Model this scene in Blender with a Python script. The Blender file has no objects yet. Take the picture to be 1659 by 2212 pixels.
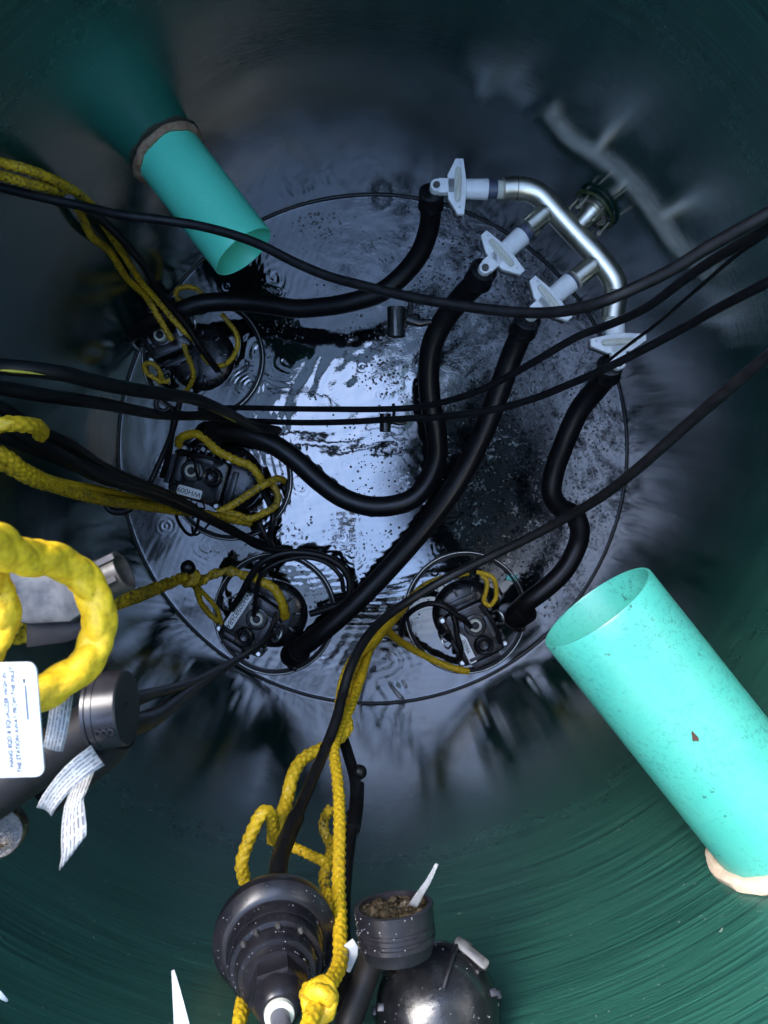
import bpy, math, random
import numpy as np
from mathutils import Vector, Matrix, noise as mnoise

scene = bpy.context.scene
C = scene.collection
R = math.radians
# ------------------------------------------------------------------ camera
CAM_H = 2.33                       # metres above the water
F = 1600.0                         # focal length in units of a 1659 x 2212 frame
cam_d = bpy.data.cameras.new('camera')
cam = bpy.data.objects.new('camera', cam_d); C.objects.link(cam)
cam.location = (0, 0, CAM_H)
cam_d.sensor_fit = 'VERTICAL'
cam_d.angle = 2 * math.atan(1106 / F)
cam_d.clip_start = 0.02; cam_d.clip_end = 2000
cam_d.dof.use_dof = True; cam_d.dof.focus_distance = 1.7; cam_d.dof.aperture_fstop = 14
scene.camera = cam
# ------------------------------------------------------------------ sky and sun
SUN_EL, SUN_AZ = R(44), R(132)     # azimuth: direction the light comes from, measured from +X
w = bpy.data.worlds.new('World'); scene.world = w; w.use_nodes = True
nt = w.node_tree; nt.nodes.clear()
sky = nt.nodes.new('ShaderNodeTexSky'); sky.sky_type = 'NISHITA'; sky.sun_disc = False
sky.sun_elevation = SUN_EL; sky.sun_rotation = R(90) - SUN_AZ
sky.air_density = 1.0; sky.dust_density = 1.0; sky.ozone_density = 1.5
bg = nt.nodes.new('ShaderNodeBackground'); bg.inputs[1].default_value = 0.15
ow = nt.nodes.new('ShaderNodeOutputWorld')
nt.links.new(sky.outputs[0], bg.inputs[0]); nt.links.new(bg.outputs[0], ow.inputs[0])
sun_d = bpy.data.lights.new('sun', 'SUN'); sun_d.energy = 0.5; sun_d.angle = R(28); sun_d.color = (1, .96, .9)
sun = bpy.data.objects.new('sun', sun_d); C.objects.link(sun)
sd = Vector((math.cos(SUN_EL) * math.cos(SUN_AZ), math.cos(SUN_EL) * math.sin(SUN_AZ), math.sin(SUN_EL)))
sun.rotation_euler = (-sd).to_track_quat('-Z', 'Y').to_euler(); sun.location = sd * 20
scene.view_settings.view_transform = 'Standard'; scene.view_settings.look = 'None'
scene.view_settings.gamma = 1; scene.view_settings.use_curve_mapping = False
scene.view_settings.exposure = 3.82
scene.render.engine = 'CYCLES'
cy = scene.cycles
cy.max_bounces = 10; cy.glossy_bounces = 8; cy.diffuse_bounces = 5; cy.transmission_bounces = 4
cy.use_denoising = True; cy.caustics_reflective = True; cy.sample_clamp_indirect = 6.0
# ------------------------------------------------------------------ helpers
def P(u, v, h):                    # a point of the 1659 x 2212 frame at height h above the water
    z = CAM_H - h
    return Vector(((u - 829.5) * z / F, -(v - 1106) * z / F, h))
TX, TY, TR = -0.036, 0.198, 0.80   # tank axis and inner radius

class MB:
    def __init__(s): s.v = []; s.f = []
    def add(s, vs, fs):
        o = len(s.v); s.v += [tuple(x) for x in vs]; s.f += [tuple(i + o for i in f) for f in fs]
    def prism(s, poly, z0, z1, fr=None, bev=0.0):
        n = len(poly); pts = [Vector((p[0], p[1])) for p in poly]
        area = sum(pts[i].x * pts[(i + 1) % n].y - pts[(i + 1) % n].x * pts[i].y for i in range(n))
        if area < 0: pts.reverse()
        def inset(d):
            out = []
            for i in range(n):
                a = (pts[i] - pts[i - 1]).normalized(); b = (pts[(i + 1) % n] - pts[i]).normalized()
                na = Vector((-a.y, a.x)); nb = Vector((-b.y, b.x)); m = na + nb
                k = max(m.length_squared, .4)
                out.append(pts[i] + m * (2 * d / k))
            return out
        rings = [(z0, 0)]
        if bev > 0: rings += [(z1 - bev, 0), (z1 - bev * .3, bev * .3), (z1, bev)]
        else: rings += [(z1, 0)]
        vs = []
        for z, d in rings:
            for q in (inset(d) if d else pts):
                p = Vector((q.x, q.y, z)); vs.append(fr @ p if fr is not None else p)
        fs = []
        for k in range(len(rings) - 1):
            for i in range(n):
                j = (i + 1) % n
                fs.append((k * n + i, k * n + j, (k + 1) * n + j, (k + 1) * n + i))
        fs.append(tuple(range(n - 1, -1, -1))); fs.append(tuple((len(rings) - 1) * n + i for i in range(n)))
        s.add(vs, fs)
    def box(s, c, half, fr=None, bev=0.0, rot=0.0, rad=0.0):
        hx, hy, hz = half; poly = []
        if rad > 0:
            for cx, cy_, a0 in ((hx - rad, hy - rad, 0), (-hx + rad, hy - rad, 90), (-hx + rad, -hy + rad, 180), (hx - rad, -hy + rad, 270)):
                for k in range(5):
                    a = R(a0 + k * 22.5); poly.append((cx + rad * math.cos(a), cy_ + rad * math.sin(a)))
        else: poly = [(hx, hy), (-hx, hy), (-hx, -hy), (hx, -hy)]
        M = Matrix.Translation(Vector(c)) @ Matrix.Rotation(rot, 4, 'Z')
        if fr is not None: M = fr @ M
        s.prism(poly, -hz, hz, M, bev)
    def lathe(s, prof, fr, n=32, cap0=True, cap1=True):   # prof: (t along local z, r)
        vs = []; fs = []
        for t, r in prof:
            for i in range(n):
                a = 2 * math.pi * i / n; vs.append(fr @ Vector((r * math.cos(a), r * math.sin(a), t)))
        m = len(prof)
        for k in range(m - 1):
            for i in range(n):
                j = (i + 1) % n; fs.append((k * n + i, k * n + j, (k + 1) * n + j, (k + 1) * n + i))
        if cap0: fs.append(tuple(range(n - 1, -1, -1)))
        if cap1: fs.append(tuple((m - 1) * n + i for i in range(n)))
        s.add(vs, fs)
    def tube(s, pts, rad, n=12, step=None, closed=False, rfun=None, smooth=True):
        rad0 = rad if not isinstance(rad, (list, tuple)) else max(rad)
        pl, ts = resample(pts, step or max(rad0 * .8, .002), closed, smooth)
        fr = frames(pl, closed); m = len(pl); vs = []; fs = []; L = 0.0
        for k in range(m):
            if k: L += (pl[k] - pl[k - 1]).length
            T, N, B = fr[k]
            if isinstance(rad, (list, tuple)):
                x = ts[k]; i0 = min(int(x), len(rad) - 2); r = rad[i0] + (rad[i0 + 1] - rad[i0]) * (x - i0)
            else: r = rad
            for i in range(n):
                a = 2 * math.pi * i / n; rr = r if rfun is None else r * rfun(L, a, r)
                vs.append(pl[k] + (N * math.cos(a) + B * math.sin(a)) * rr)
        for k in range(m - 1 if not closed else m):
            k2 = (k + 1) % m
            for i in range(n):
                j = (i + 1) % n; fs.append((k * n + i, k * n + j, k2 * n + j, k2 * n + i))
        if not closed:
            fs.append(tuple(range(n - 1, -1, -1))); fs.append(tuple((m - 1) * n + i for i in range(n)))
        s.add(vs, fs)
    def ball(s, c, r, n=14, sq=(1, 1, 1), lump=0.0, seed=0):
        c = Vector(c); vs = [c + Vector((0, 0, -r * sq[2]))]; fs = []; m = max(5, n // 2)
        for k in range(1, m):
            ph = -math.pi / 2 + math.pi * k / m
            for i in range(n):
                a = 2 * math.pi * i / n
                d = Vector((math.cos(ph) * math.cos(a), math.cos(ph) * math.sin(a), math.sin(ph)))
                q = 1 + lump * mnoise.noise(d * 2.1 + Vector((seed * 3.1, 0, 0))) if lump else 1
                vs.append(c + Vector((d.x * sq[0], d.y * sq[1], d.z * sq[2])) * r * q)
        vs.append(c + Vector((0, 0, r * sq[2]))); top = len(vs) - 1
        for i in range(n):
            j = (i + 1) % n; fs.append((0, 1 + j, 1 + i)); fs.append((top, 1 + (m - 2) * n + i, 1 + (m - 2) * n + j))
            for k in range(m - 2): fs.append((1 + k * n + i, 1 + k * n + j, 1 + (k + 1) * n + j, 1 + (k + 1) * n + i))
        s.add(vs, fs)

def resample(pts, step, closed=False, smooth=True):
    P_ = [Vector(p) for p in pts]; n = len(P_); out = []; ts = []
    for i in range(n if closed else n - 1):
        if closed: a, b, c, d = P_[i - 1], P_[i], P_[(i + 1) % n], P_[(i + 2) % n]
        else:
            b, c = P_[i], P_[i + 1]; a = P_[i - 1] if i else b * 2 - c; d = P_[i + 2] if i + 2 < n else c * 2 - b
        m = max(1, int((c - b).length / step))
        # centripetal catmull-rom keeps close control points free of loops
        if smooth:
            t0 = 0; t1 = t0 + max((b - a).length, 1e-6) ** .5; t2 = t1 + max((c - b).length, 1e-6) ** .5; t3 = t2 + max((d - c).length, 1e-6) ** .5
        for k in range(m):
            x = k / m
            if smooth:
                t = t1 + (t2 - t1) * x
                A1 = a * ((t1 - t) / (t1 - t0)) + b * ((t - t0) / (t1 - t0)); A2 = b * ((t2 - t) / (t2 - t1)) + c * ((t - t1) / (t2 - t1))
                A3 = c * ((t3 - t) / (t3 - t2)) + d * ((t - t2) / (t3 - t2))
                B1 = A1 * ((t2 - t) / (t2 - t0)) + A2 * ((t - t0) / (t2 - t0)); B2 = A2 * ((t3 - t) / (t3 - t1)) + A3 * ((t - t1) / (t3 - t1))
                q = B1 * ((t2 - t) / (t2 - t1)) + B2 * ((t - t1) / (t2 - t1))
            else: q = b.lerp(c, x)
            out.append(q); ts.append(i + x)
    if not closed: out.append(P_[-1].copy()); ts.append(n - 1)
    return out, ts
def frames(pl, closed):
    m = len(pl); res = []; N = None
    for k in range(m):
        a = pl[k - 1] if (k or closed) else pl[0]; b = pl[(k + 1) % m] if (k < m - 1 or closed) else pl[-1]
        T = (b - a); T = T.normalized() if T.length > 1e-9 else Vector((0, 0, 1))
        if N is None:
            up = Vector((0, 0, 1)) if abs(T.z) < .9 else Vector((1, 0, 0)); N = (up - T * up.dot(T)).normalized()
        else:
            N = N - T * N.dot(T); N = N.normalized() if N.length > 1e-9 else T.orthogonal().normalized()
        res.append((T, N, T.cross(N)))
    return res
def frame(o, z, x=None):           # 4x4 with local z along the given axis
    z = Vector(z).normalized(); x = Vector(x) if x is not None else z.orthogonal()
    x = (x - z * x.dot(z)).normalized(); y = z.cross(x)
    M = Matrix((x, y, z)).transposed().to_4x4(); M.translation = Vector(o); return M

OFF = {}
def link(name, me, mat, parent=None):
    o = bpy.data.objects.new(name, me); C.objects.link(o)
    if mat: me.materials.append(mat)
    if parent is not None: o.parent = parent
    return o
def obj(name, mb, mat, parent=None, smooth=40, base=None):
    off = OFF.get(parent.name, Vector()) if parent is not None else (Vector(base) if base is not None else Vector())
    me = bpy.data.meshes.new(name)
    me.from_pydata([(x - off.x, y - off.y, z - off.z) for x, y, z in mb.v], [], mb.f); me.update()
    if smooth: 
        me.shade_smooth(); me.set_sharp_from_angle(angle=R(smooth))
    o = link(name, me, mat, parent)
    OFF[o.name] = off.copy()
    if parent is None and base is not None: o.location = off
    return o
def tag(o, label, cat, group=None):
    o['label'] = label; o['category'] = cat
    if group: o['group'] = group
    return o
def thing(name, label, cat, loc=(0, 0, 0), group=None):
    o = bpy.data.objects.new(name, None); C.objects.link(o); o.location = loc; o.empty_display_size = .05
    OFF[o.name] = Vector(loc); return tag(o, label, cat, group)
def text(name, s, size, fr, mat, parent, local=False, sx=1.0):
    cu = bpy.data.curves.new('txt', 'FONT'); cu.body = s; cu.size = size; cu.extrude = .0002; cu.align_x = 'CENTER'; cu.align_y = 'CENTER'; cu.resolution_u = 3
    t = bpy.data.objects.new('txt', cu); C.objects.link(t); dg = bpy.context.evaluated_depsgraph_get()
    me = bpy.data.meshes.new_from_object(t.evaluated_get(dg)); bpy.data.objects.remove(t); bpy.data.curves.remove(cu)
    me.name = name; me.materials.clear(); me.transform(fr @ Matrix.Scale(sx, 4, (1, 0, 0)))
    if not local: me.transform(Matrix.Translation(-OFF[parent.name]))
    o = link(name, me, mat, parent); OFF[o.name] = OFF.get(parent.name, Vector()); return o

# ------------------------------------------------------------------ materials
def mat(name, col, rough=.5, metal=0.0, ior=1.5, spec=.5, coat=0.0):
    m = bpy.data.materials.new(name); m.use_nodes = True; b = m.node_tree.nodes['Principled BSDF']
    b.inputs['Base Color'].default_value = (*col, 1); b.inputs['Roughness'].default_value = rough
    b.inputs['Metallic'].default_value = metal; b.inputs['IOR'].default_value = ior
    b.inputs['Specular IOR Level'].default_value = spec; b.inputs['Coat Weight'].default_value = coat
    return m
class NT:
    def __init__(s, m): s.t = m.node_tree; s.b = s.t.nodes['Principled BSDF']
    def new(s, k, **kw):
        n = s.t.nodes.new('ShaderNode' + k)
        for a, v in kw.items(): setattr(n, a, v)
        return n
    def l(s, a, b): s.t.links.new(a, b)
    def pos(s, scale=(1, 1, 1), obj=False, loc=(0, 0, 0)):
        g = s.new('TexCoord').outputs['Object'] if obj else s.new('NewGeometry').outputs['Position']
        mp = s.new('Mapping'); mp.inputs['Scale'].default_value = scale; mp.inputs['Location'].default_value = loc; s.l(g, mp.inputs[0]); return mp.outputs[0]
    def noise(s, vec, scale, detail=4, rough=.55, dist=0.0):
        n = s.new('TexNoise'); n.inputs['Scale'].default_value = scale; n.inputs['Detail'].default_value = detail
        n.inputs['Roughness'].default_value = rough; n.inputs['Distortion'].default_value = dist; s.l(vec, n.inputs['Vector']); return n.outputs['Fac']
    def ramp(s, fac, a, b, ca=(0, 0, 0), cb=(1, 1, 1)):
        r = s.new('ValToRGB'); e = r.color_ramp.elements; e[0].position = a; e[1].position = b
        e[0].color = (*ca, 1); e[1].color = (*cb, 1); s.l(fac, r.inputs[0]); return r.outputs[0]
    def mix(s, fac, a, b):
        m = s.new('Mix', data_type='RGBA')
        for sock, x in ((m.inputs[0], fac), (m.inputs[6], a), (m.inputs[7], b)):
            if isinstance(x, tuple): sock.default_value = (*x, 1)
            elif isinstance(x, (int, float)): sock.default_value = x
            else: s.l(x, sock)
        return m.outputs[2]
    def math(s, op, a, b=0.0, c=None):
        m = s.new('Math', operation=op)
        for i, x in enumerate((a, b) if c is None else (a, b, c)):
            if isinstance(x, (int, float)): m.inputs[i].default_value = x
            else: s.l(x, m.inputs[i])
        return m.outputs[0]
    def maprange(s, x, a, b, c, d):
        m = s.new('MapRange', interpolation_type='SMOOTHSTEP')
        for i, q in enumerate((x, a, b, c, d)):
            if isinstance(q, (int, float)): m.inputs[i].default_value = q
            else: s.l(q, m.inputs[i])
        return m.outputs[0]
    def bump(s, h, strength=.3, dist=.002):
        b = s.new('Bump')
        if isinstance(strength, float): b.inputs['Strength'].default_value = strength
        else: s.l(strength, b.inputs['Strength'])
        b.inputs['Distance'].default_value = dist; s.l(h, b.inputs['Height']); return b.outputs[0]
    def set(s, name, x): s.l(x, s.b.inputs[name])

M = {}
# tank wall: green gelcoat wound in fine horizontal lines, black wet film below the old water line
m = M['wall'] = mat('tank_wall', (.02, .1, .08), .3, ior=1.95); n = NT(m)
line = n.noise(n.pos((2.2, 2.2, 210)), 1.5, 5, .7); line2 = n.noise(n.pos((6, 6, 520)), 1.25, 3, .6)
blot = n.noise(n.pos((1, 1, 1)), 3.2, 5, .6); fine = n.noise(n.pos((1, 1, 1)), 60, 4, .6); streak = n.noise(n.pos((14, 14, 1.1)), 2.0, 4, .65)
sep = n.new('SeparateXYZ'); n.l(n.new('NewGeometry').outputs['Position'], sep.inputs[0]); Z = sep.outputs['Z']
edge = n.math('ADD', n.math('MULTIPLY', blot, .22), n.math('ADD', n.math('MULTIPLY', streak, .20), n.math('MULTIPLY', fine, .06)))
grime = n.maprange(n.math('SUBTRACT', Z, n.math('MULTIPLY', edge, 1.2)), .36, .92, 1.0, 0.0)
lines = n.ramp(n.math('ADD', n.math('MULTIPLY', line, .6), n.math('MULTIPLY', line2, .4)), .39, .64)
green = n.mix(lines, (.002, .022, .018), (.021, .098, .070))
speck = n.ramp(n.noise(n.pos(), 130, 2, .5), .72, .76)
green = n.mix(n.math('MULTIPLY', speck, .5), green, (.30, .34, .30))
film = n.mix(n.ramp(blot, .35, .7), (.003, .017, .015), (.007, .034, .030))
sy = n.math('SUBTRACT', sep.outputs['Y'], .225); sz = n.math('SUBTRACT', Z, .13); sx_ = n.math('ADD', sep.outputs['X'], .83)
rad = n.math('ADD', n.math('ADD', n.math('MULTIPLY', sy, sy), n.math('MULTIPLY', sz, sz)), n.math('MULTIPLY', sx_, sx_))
film = n.mix(n.maprange(n.math('ADD', rad, n.math('MULTIPLY', blot, .012)), .012, .028, .9, 0.0), film, (.42, .21, .10))  # brown reflection painted into the film colour, low on the left wall
film = n.mix(n.math('MULTIPLY', lines, .45), film, (.010, .045, .040))
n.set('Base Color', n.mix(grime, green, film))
n.set('Roughness', n.math('ADD', n.mix(grime, (.30, .30, .30), (.045, .045, .045)), n.math('MULTIPLY', n.ramp(fine, .35, .8), .07)))
n.set('Normal', n.bump(n.math('ADD', n.math('MULTIPLY', n.math('ADD', line, line2), .6), n.math('MULTIPLY', n.noise(n.pos((1, 1, 1.6)), 9, 3, .5), .5)), n.math('ADD', .14, n.math('MULTIPLY', grime, -.078)), .004))
# water: black, mirror-like, with patches of scum
m = M['water'] = mat('water', (.004, .006, .006), .035, ior=2.2); n = NT(m)
big = n.noise(n.pos(), 2.6, 5, .6, .6); med = n.noise(n.pos(), 16, 5, .65, .4); fin = n.noise(n.pos(), 95, 4, .65, .3)
sep = n.new('SeparateXYZ'); n.l(n.new('NewGeometry').outputs['Position'], sep.inputs[0])
side = n.math('ADD', n.math('MULTIPLY', sep.outputs['X'], .55), n.math('MULTIPLY', sep.outputs['Y'], .28))
patch = n.maprange(n.math('ADD', n.math('ADD', big, n.math('MULTIPLY', med, .35)), side), .80, 1.05, 0.0, 1.0)
spk = n.ramp(n.math('ADD', n.math('MULTIPLY', fin, .7), n.math('MULTIPLY', med, .3)), .48, .58)
n.set('Base Color', n.mix(n.math('MULTIPLY', patch, n.math('MULTIPLY', spk, .55)), (.004, .006, .007), (.075, .085, .095)))
n.set('Roughness', n.math('ADD', n.math('MULTIPLY', n.math('MULTIPLY', patch, spk), .16), n.math('ADD', .035, n.math('MULTIPLY', n.ramp(big, .4, .75), .05))))
dx = n.math('SUBTRACT', sep.outputs['X'], .30); dy = n.math('SUBTRACT', sep.outputs['Y'], .10)
blob = n.maprange(n.math('ADD', n.math('ADD', n.math('MULTIPLY', dx, dx), n.math('MULTIPLY', n.math('MULTIPLY', dy, dy), .7)), n.math('MULTIPLY', big, .10)), .08, .17, 1.0, 0.0)
scum = n.math('MAXIMUM', n.math('MULTIPLY', blob, n.ramp(n.math('ADD', n.math('MULTIPLY', fin, .5), n.math('MULTIPLY', med, .5)), .34, .46)), n.math('MULTIPLY', patch, n.ramp(n.math('ADD', n.math('MULTIPLY', fin, .24), n.math('MULTIPLY', n.noise(n.pos(loc=(4, 2, 1)), 10, 6, .72, 1.2), .76)), .46, .60)))
n.set('Specular IOR Level', n.math('MULTIPLY', .5, n.math('SUBTRACT', 1.0, n.math('MULTIPLY', scum, .95))))
n.set('Normal', n.bump(n.math('ADD', n.math('MULTIPLY', n.math('MULTIPLY', fin, patch), 1.0), n.math('MULTIPLY', med, .25)), .30, .004))
# turquoise sewer pipe
def pvc(name, dirt, k=1.0):
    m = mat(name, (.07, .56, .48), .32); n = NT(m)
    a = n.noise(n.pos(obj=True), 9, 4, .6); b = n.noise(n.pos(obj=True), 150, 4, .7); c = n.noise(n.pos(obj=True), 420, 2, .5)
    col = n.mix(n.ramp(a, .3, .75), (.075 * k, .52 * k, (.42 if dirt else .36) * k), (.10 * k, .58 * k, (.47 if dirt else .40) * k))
    sp = n.math('MULTIPLY', n.ramp(n.math('ADD', n.math('MULTIPLY', b, .6), n.math('MULTIPLY', c, .4)), .60 - dirt * .072, .65 - dirt * .075), n.ramp(a, .36, .68))
    col = n.mix(n.math('MULTIPLY', sp, .8 if dirt else .35), col, (.012, .11, .10))
    if dirt:
        dk = n.ramp(n.noise(n.pos(obj=True, loc=(7, 3, 5)), 58, 3, .6), .68, .71); col = n.mix(n.math('MULTIPLY', dk, .85), col, (.012, .075, .065))
        s1 = n.ramp(n.noise(n.pos((150, 95, 40), obj=True), 1.0, 3, .7, 1.5), .66, .70); col = n.mix(n.math('MULTIPLY', s1, .55), col, (.015, .15, .135))
        hz = n.ramp(n.noise(n.pos(obj=True, loc=(1, 5, 2)), 14, 5, .7), .45, .75); col = n.mix(n.math('MULTIPLY', hz, .30), col, (.10, .36, .28))
        t = n.ramp(n.noise(n.pos(obj=True, loc=(3, 1, 2)), 26, 4, .7), .73, .77); col = n.mix(n.math('MULTIPLY', t, .7), col, (.32, .22, .08))
    n.set('Base Color', col); n.set('Roughness', n.math('ADD', .26, n.math('MULTIPLY', b, .2)))
    n.set('Normal', n.bump(b, .06, .002)); return m
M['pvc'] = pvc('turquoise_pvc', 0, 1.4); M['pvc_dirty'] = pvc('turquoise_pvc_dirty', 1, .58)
def rough_mat(name, c0, c1, r0, scale, bump=.3, metal=0.0, r1=.2, dist=.002, spec=.5):
    m = mat(name, c0, r0, metal, 1.5, spec); n = NT(m); a = n.noise(n.pos(obj=True), scale, 5, .62)
    n.set('Base Color', n.mix(n.ramp(a, .35, .68), c0, c1)); n.set('Roughness', n.math('ADD', r0, n.math('MULTIPLY', a, r1)))
    n.set('Normal', n.bump(a, bump, dist)); return m
M['sealant'] = rough_mat('tan_sealant', (.24, .13, .075), (.38, .26, .17), .6, 70, .5)
M['cream'] = rough_mat('cream_sealant', (.36, .28, .20), (.46, .38, .29), .6, 60, .4)
M['grey'] = rough_mat('pale_grey_plastic', (.78, .79, .78), (.90, .90, .88), .32, 40, .1)
M['ivory'] = rough_mat('ivory_plastic', (.56, .55, .44), (.68, .67, .58), .35, 50, .1)
M['slate'] = rough_mat('slate_band', (.05, .06, .10), (.09, .10, .15), .25, 30, .05)
M['steel'] = rough_mat('stainless_steel', (.62, .59, .49), (.76, .73, .62), .30, 30, .04, 1.0, .15)
M['bolt'] = rough_mat('bright_bolt', (.55, .56, .54), (.72, .72, .70), .2, 90, .1, .9)
M['rubber'] = rough_mat('black_rubber', (.004, .004, .005), (.009, .009, .010), .28, 45, .12, spec=.32)
M['cable'] = rough_mat('black_cable', (.004, .004, .005), (.010, .010, .011), .34, 60, .1, spec=.3)
M['plastic'] = rough_mat('wet_black_plastic', (.006, .006, .007), (.014, .014, .016), .13, 55, .22, spec=.4)
M['shell'] = rough_mat('worn_black_plastic', (.009, .008, .011), (.020, .018, .021), .20, 40, .06, spec=.42)
M['moss'] = rough_mat('green_slime', (.015, .030, .008), (.04, .055, .015), .4, 90, .6)
M['gunk'] = rough_mat('wet_gunk', (.008, .006, .004), (.085, .062, .036), .08, 110, .9, dist=.003)
M['dirty_grey'] = rough_mat('stained_grey_plastic', (.018, .016, .014), (.095, .090, .082), .3, 60, .35)
M['brown_grey'] = rough_mat('brown_stained_plastic', (.030, .024, .020), (.085, .070, .058), .28, 50, .2)
M['debris'] = rough_mat('dark_debris', (.010, .008, .006), (.05, .035, .02), .5, 60, .4)
M['chip'] = mat('turquoise_chip', (.07, .50, .42), .35)
M['rim'] = mat('wet_rim', (.006, .006, .007), .08, ior=2.0)
M['drop'] = mat('water_drop', (.05, .05, .055), .03, ior=2.0)
M['ink'] = mat('dark_ink', (.02, .02, .025), .6); M['pale_ink'] = mat('faded_ink', (.05, .055, .08), .6)
M['white'] = mat('white_label', (.42, .44, .46), .4)
M['leaf'] = mat('brown_leaf', (.045, .016, .008), .6)
M['matte'] = rough_mat('dull_black_tube', (.006, .005, .005), (.014, .012, .011), .42, 45, .15, spec=.22)
M['weld'] = rough_mat('weld', (.25, .23, .18), (.40, .37, .30), .35, 90, .3, 1.0)
M['ptag'] = rough_mat('serial_plate', (.80, .81, .82), (.88, .88, .88), .3, 120, .1)
M['stripe'] = rough_mat('yellow_stripe', (.42, .34, .03), (.62, .52, .06), .5, 80, .1)
M['grey_cable'] = rough_mat('grey_cable', (.09, .09, .105), (.13, .13, .15), .3, 60, .05)
def rope_mat(name, dirt):
    m = mat(name, (.8, .5, .01), .55); n = NT(m); a = n.noise(n.pos(obj=True), 130, 4, .75); b = n.noise(n.pos(obj=True), 11, 4, .6); c = n.noise(n.pos(obj=True), 300, 2, .5)
    col = n.mix(n.ramp(c, .3, .7), (.60, .35, .006), (.80, .51, .012))
    col = n.mix(n.math('MULTIPLY', n.ramp(b, .3, .7), dirt * .85), col, (.22, .15, .012))
    col = n.mix(n.math('MULTIPLY', n.ramp(a, .64 - dirt * .12, .70 - dirt * .1), min(1, .35 + dirt * .55)), col, (.035, .030, .016))
    n.set('Base Color', col); n.set('Normal', n.bump(c, .5, .001)); return m
M['rope'] = rope_mat('yellow_rope', .5); M['rope_clean'] = rope_mat('clean_yellow_rope', .08); M['rope_dirty'] = rope_mat('grimy_yellow_rope', 1.0)
# printed paper: rows of illegible print across the strip (uv)
m = M['paper'] = mat('printed_paper', (.75, .75, .73), .6); n = NT(m)
uv = n.new('UVMap').outputs[0]; sx = n.new('SeparateXYZ'); n.l(uv, sx.inputs[0])
row = n.math('FRACT', n.math('MULTIPLY', sx.outputs['X'], 6.0)); rowid = n.math('FLOOR', n.math('MULTIPLY', sx.outputs['X'], 6.0))
cmb = n.new('CombineXYZ'); n.l(n.math('MULTIPLY', sx.outputs['Y'], 44), cmb.inputs[0]); n.l(n.math('MULTIPLY', rowid, 7.3), cmb.inputs[1])
n.l(n.math('MULTIPLY', sx.outputs['X'], 14), cmb.inputs[2])
pr = n.math('MULTIPLY', n.ramp(n.noise(cmb.outputs[0], 1.0, 2, .6), .42, .46), n.math('MULTIPLY', n.math('GREATER_THAN', row, .25), n.math('LESS_THAN', row, .75)))
stain = n.ramp(n.noise(n.pos(obj=True), 60, 4), .45, .75)
n.set('Base Color', n.mix(n.math('MULTIPLY', pr, .85), n.mix(n.math('MULTIPLY', stain, .5), (.36, .36, .35), (.20, .19, .175)), (.05, .05, .06)))
rng = random.Random(7)
# ------------------------------------------------------------------ ground and tank
g = MB(); n_ = 64
vs = []
for r in (TR + .06, 4, 60, 800):
    for i in range(n_):
        a = 2 * math.pi * i / n_; vs.append((TX + r * math.cos(a), TY + r * math.sin(a), 2.40))
fs = []
for k in range(3):
    for i in range(n_):
        j = (i + 1) % n_; fs.append((k * n_ + i, (k + 1) * n_ + i, (k + 1) * n_ + j, k * n_ + j))
g.add(vs, fs)
gr = obj('ground', g, rough_mat('gravel_ground', (.09, .08, .06), (.2, .18, .15), .9, 6, .5)); gr['kind'] = 'structure'

tank = thing('fiberglass_tank', 'deep round green fiberglass tank with brushed glossy walls, dark below the old waterline', 'tank', (TX, TY, -.55))
axis = frame((TX, TY, 0), (0, 0, 1), (1, 0, 0))
b = MB(); prof = [(-.5, TR)]
z = -.45
while z < 2.42: prof.append((z, TR)); z += .06
prof += [(2.42, TR), (2.47, TR - .005), (2.49, TR + .02), (2.49, TR + .06), (-.55, TR + .06), (-.55, .001), (-.5, .001), (-.5, TR)]
b.lathe(prof, axis, 160, False, False)
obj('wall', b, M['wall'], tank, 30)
b = MB(); b.tube([Vector((TX + (TR - .001) * math.cos(a), TY + (TR - .001) * math.sin(a), .004)) for a in np.linspace(0, 2 * math.pi, 97)[:-1]], .0042, 8, .02, True)
obj('seam_ring', b, M['rubber'], tank)
b = MB(); b.lathe([(2.493, .775), (2.493, TR + .07), (2.525, TR + .07), (2.525, .775), (2.493, .775)], axis, 96, False, False)
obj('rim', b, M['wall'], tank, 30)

# lid added out of view, leaning over the mouth to darken the left wall
hd = Vector((math.cos(R(14)), math.sin(R(14)), 0)); hp = Vector((TX, TY, 2.53)) + hd * (TR + .08); up = (Vector((0, 0, 1)) * math.cos(R(18)) - hd * math.sin(R(18)))
lid = thing('shade_lid', 'added round green lid out of view above the rim, blocking the sky', 'lid', hp)
lf = frame(hp + up * .82, hd * math.cos(R(18)) + Vector((0, 0, 1)) * math.sin(R(18)), up)
b = MB(); b.lathe([(-.02, .80), (-.02, .70), (-.005, .62), (.01, .001), (.03, .001), (.02, .64), (.005, .82), (-.03, .82), (-.03, .80), (-.02, .80)], lf, 72, False, False); obj('shade_lid_shell', b, M['wall'], lid, 35)
b = MB(); sd_ = Vector((0, 0, 1)).cross(hd); b.tube([hp - sd_ * .2, hp + sd_ * .2], .014, 12, .1); obj('shade_lid_hinge', b, M['steel'], lid)
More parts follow.
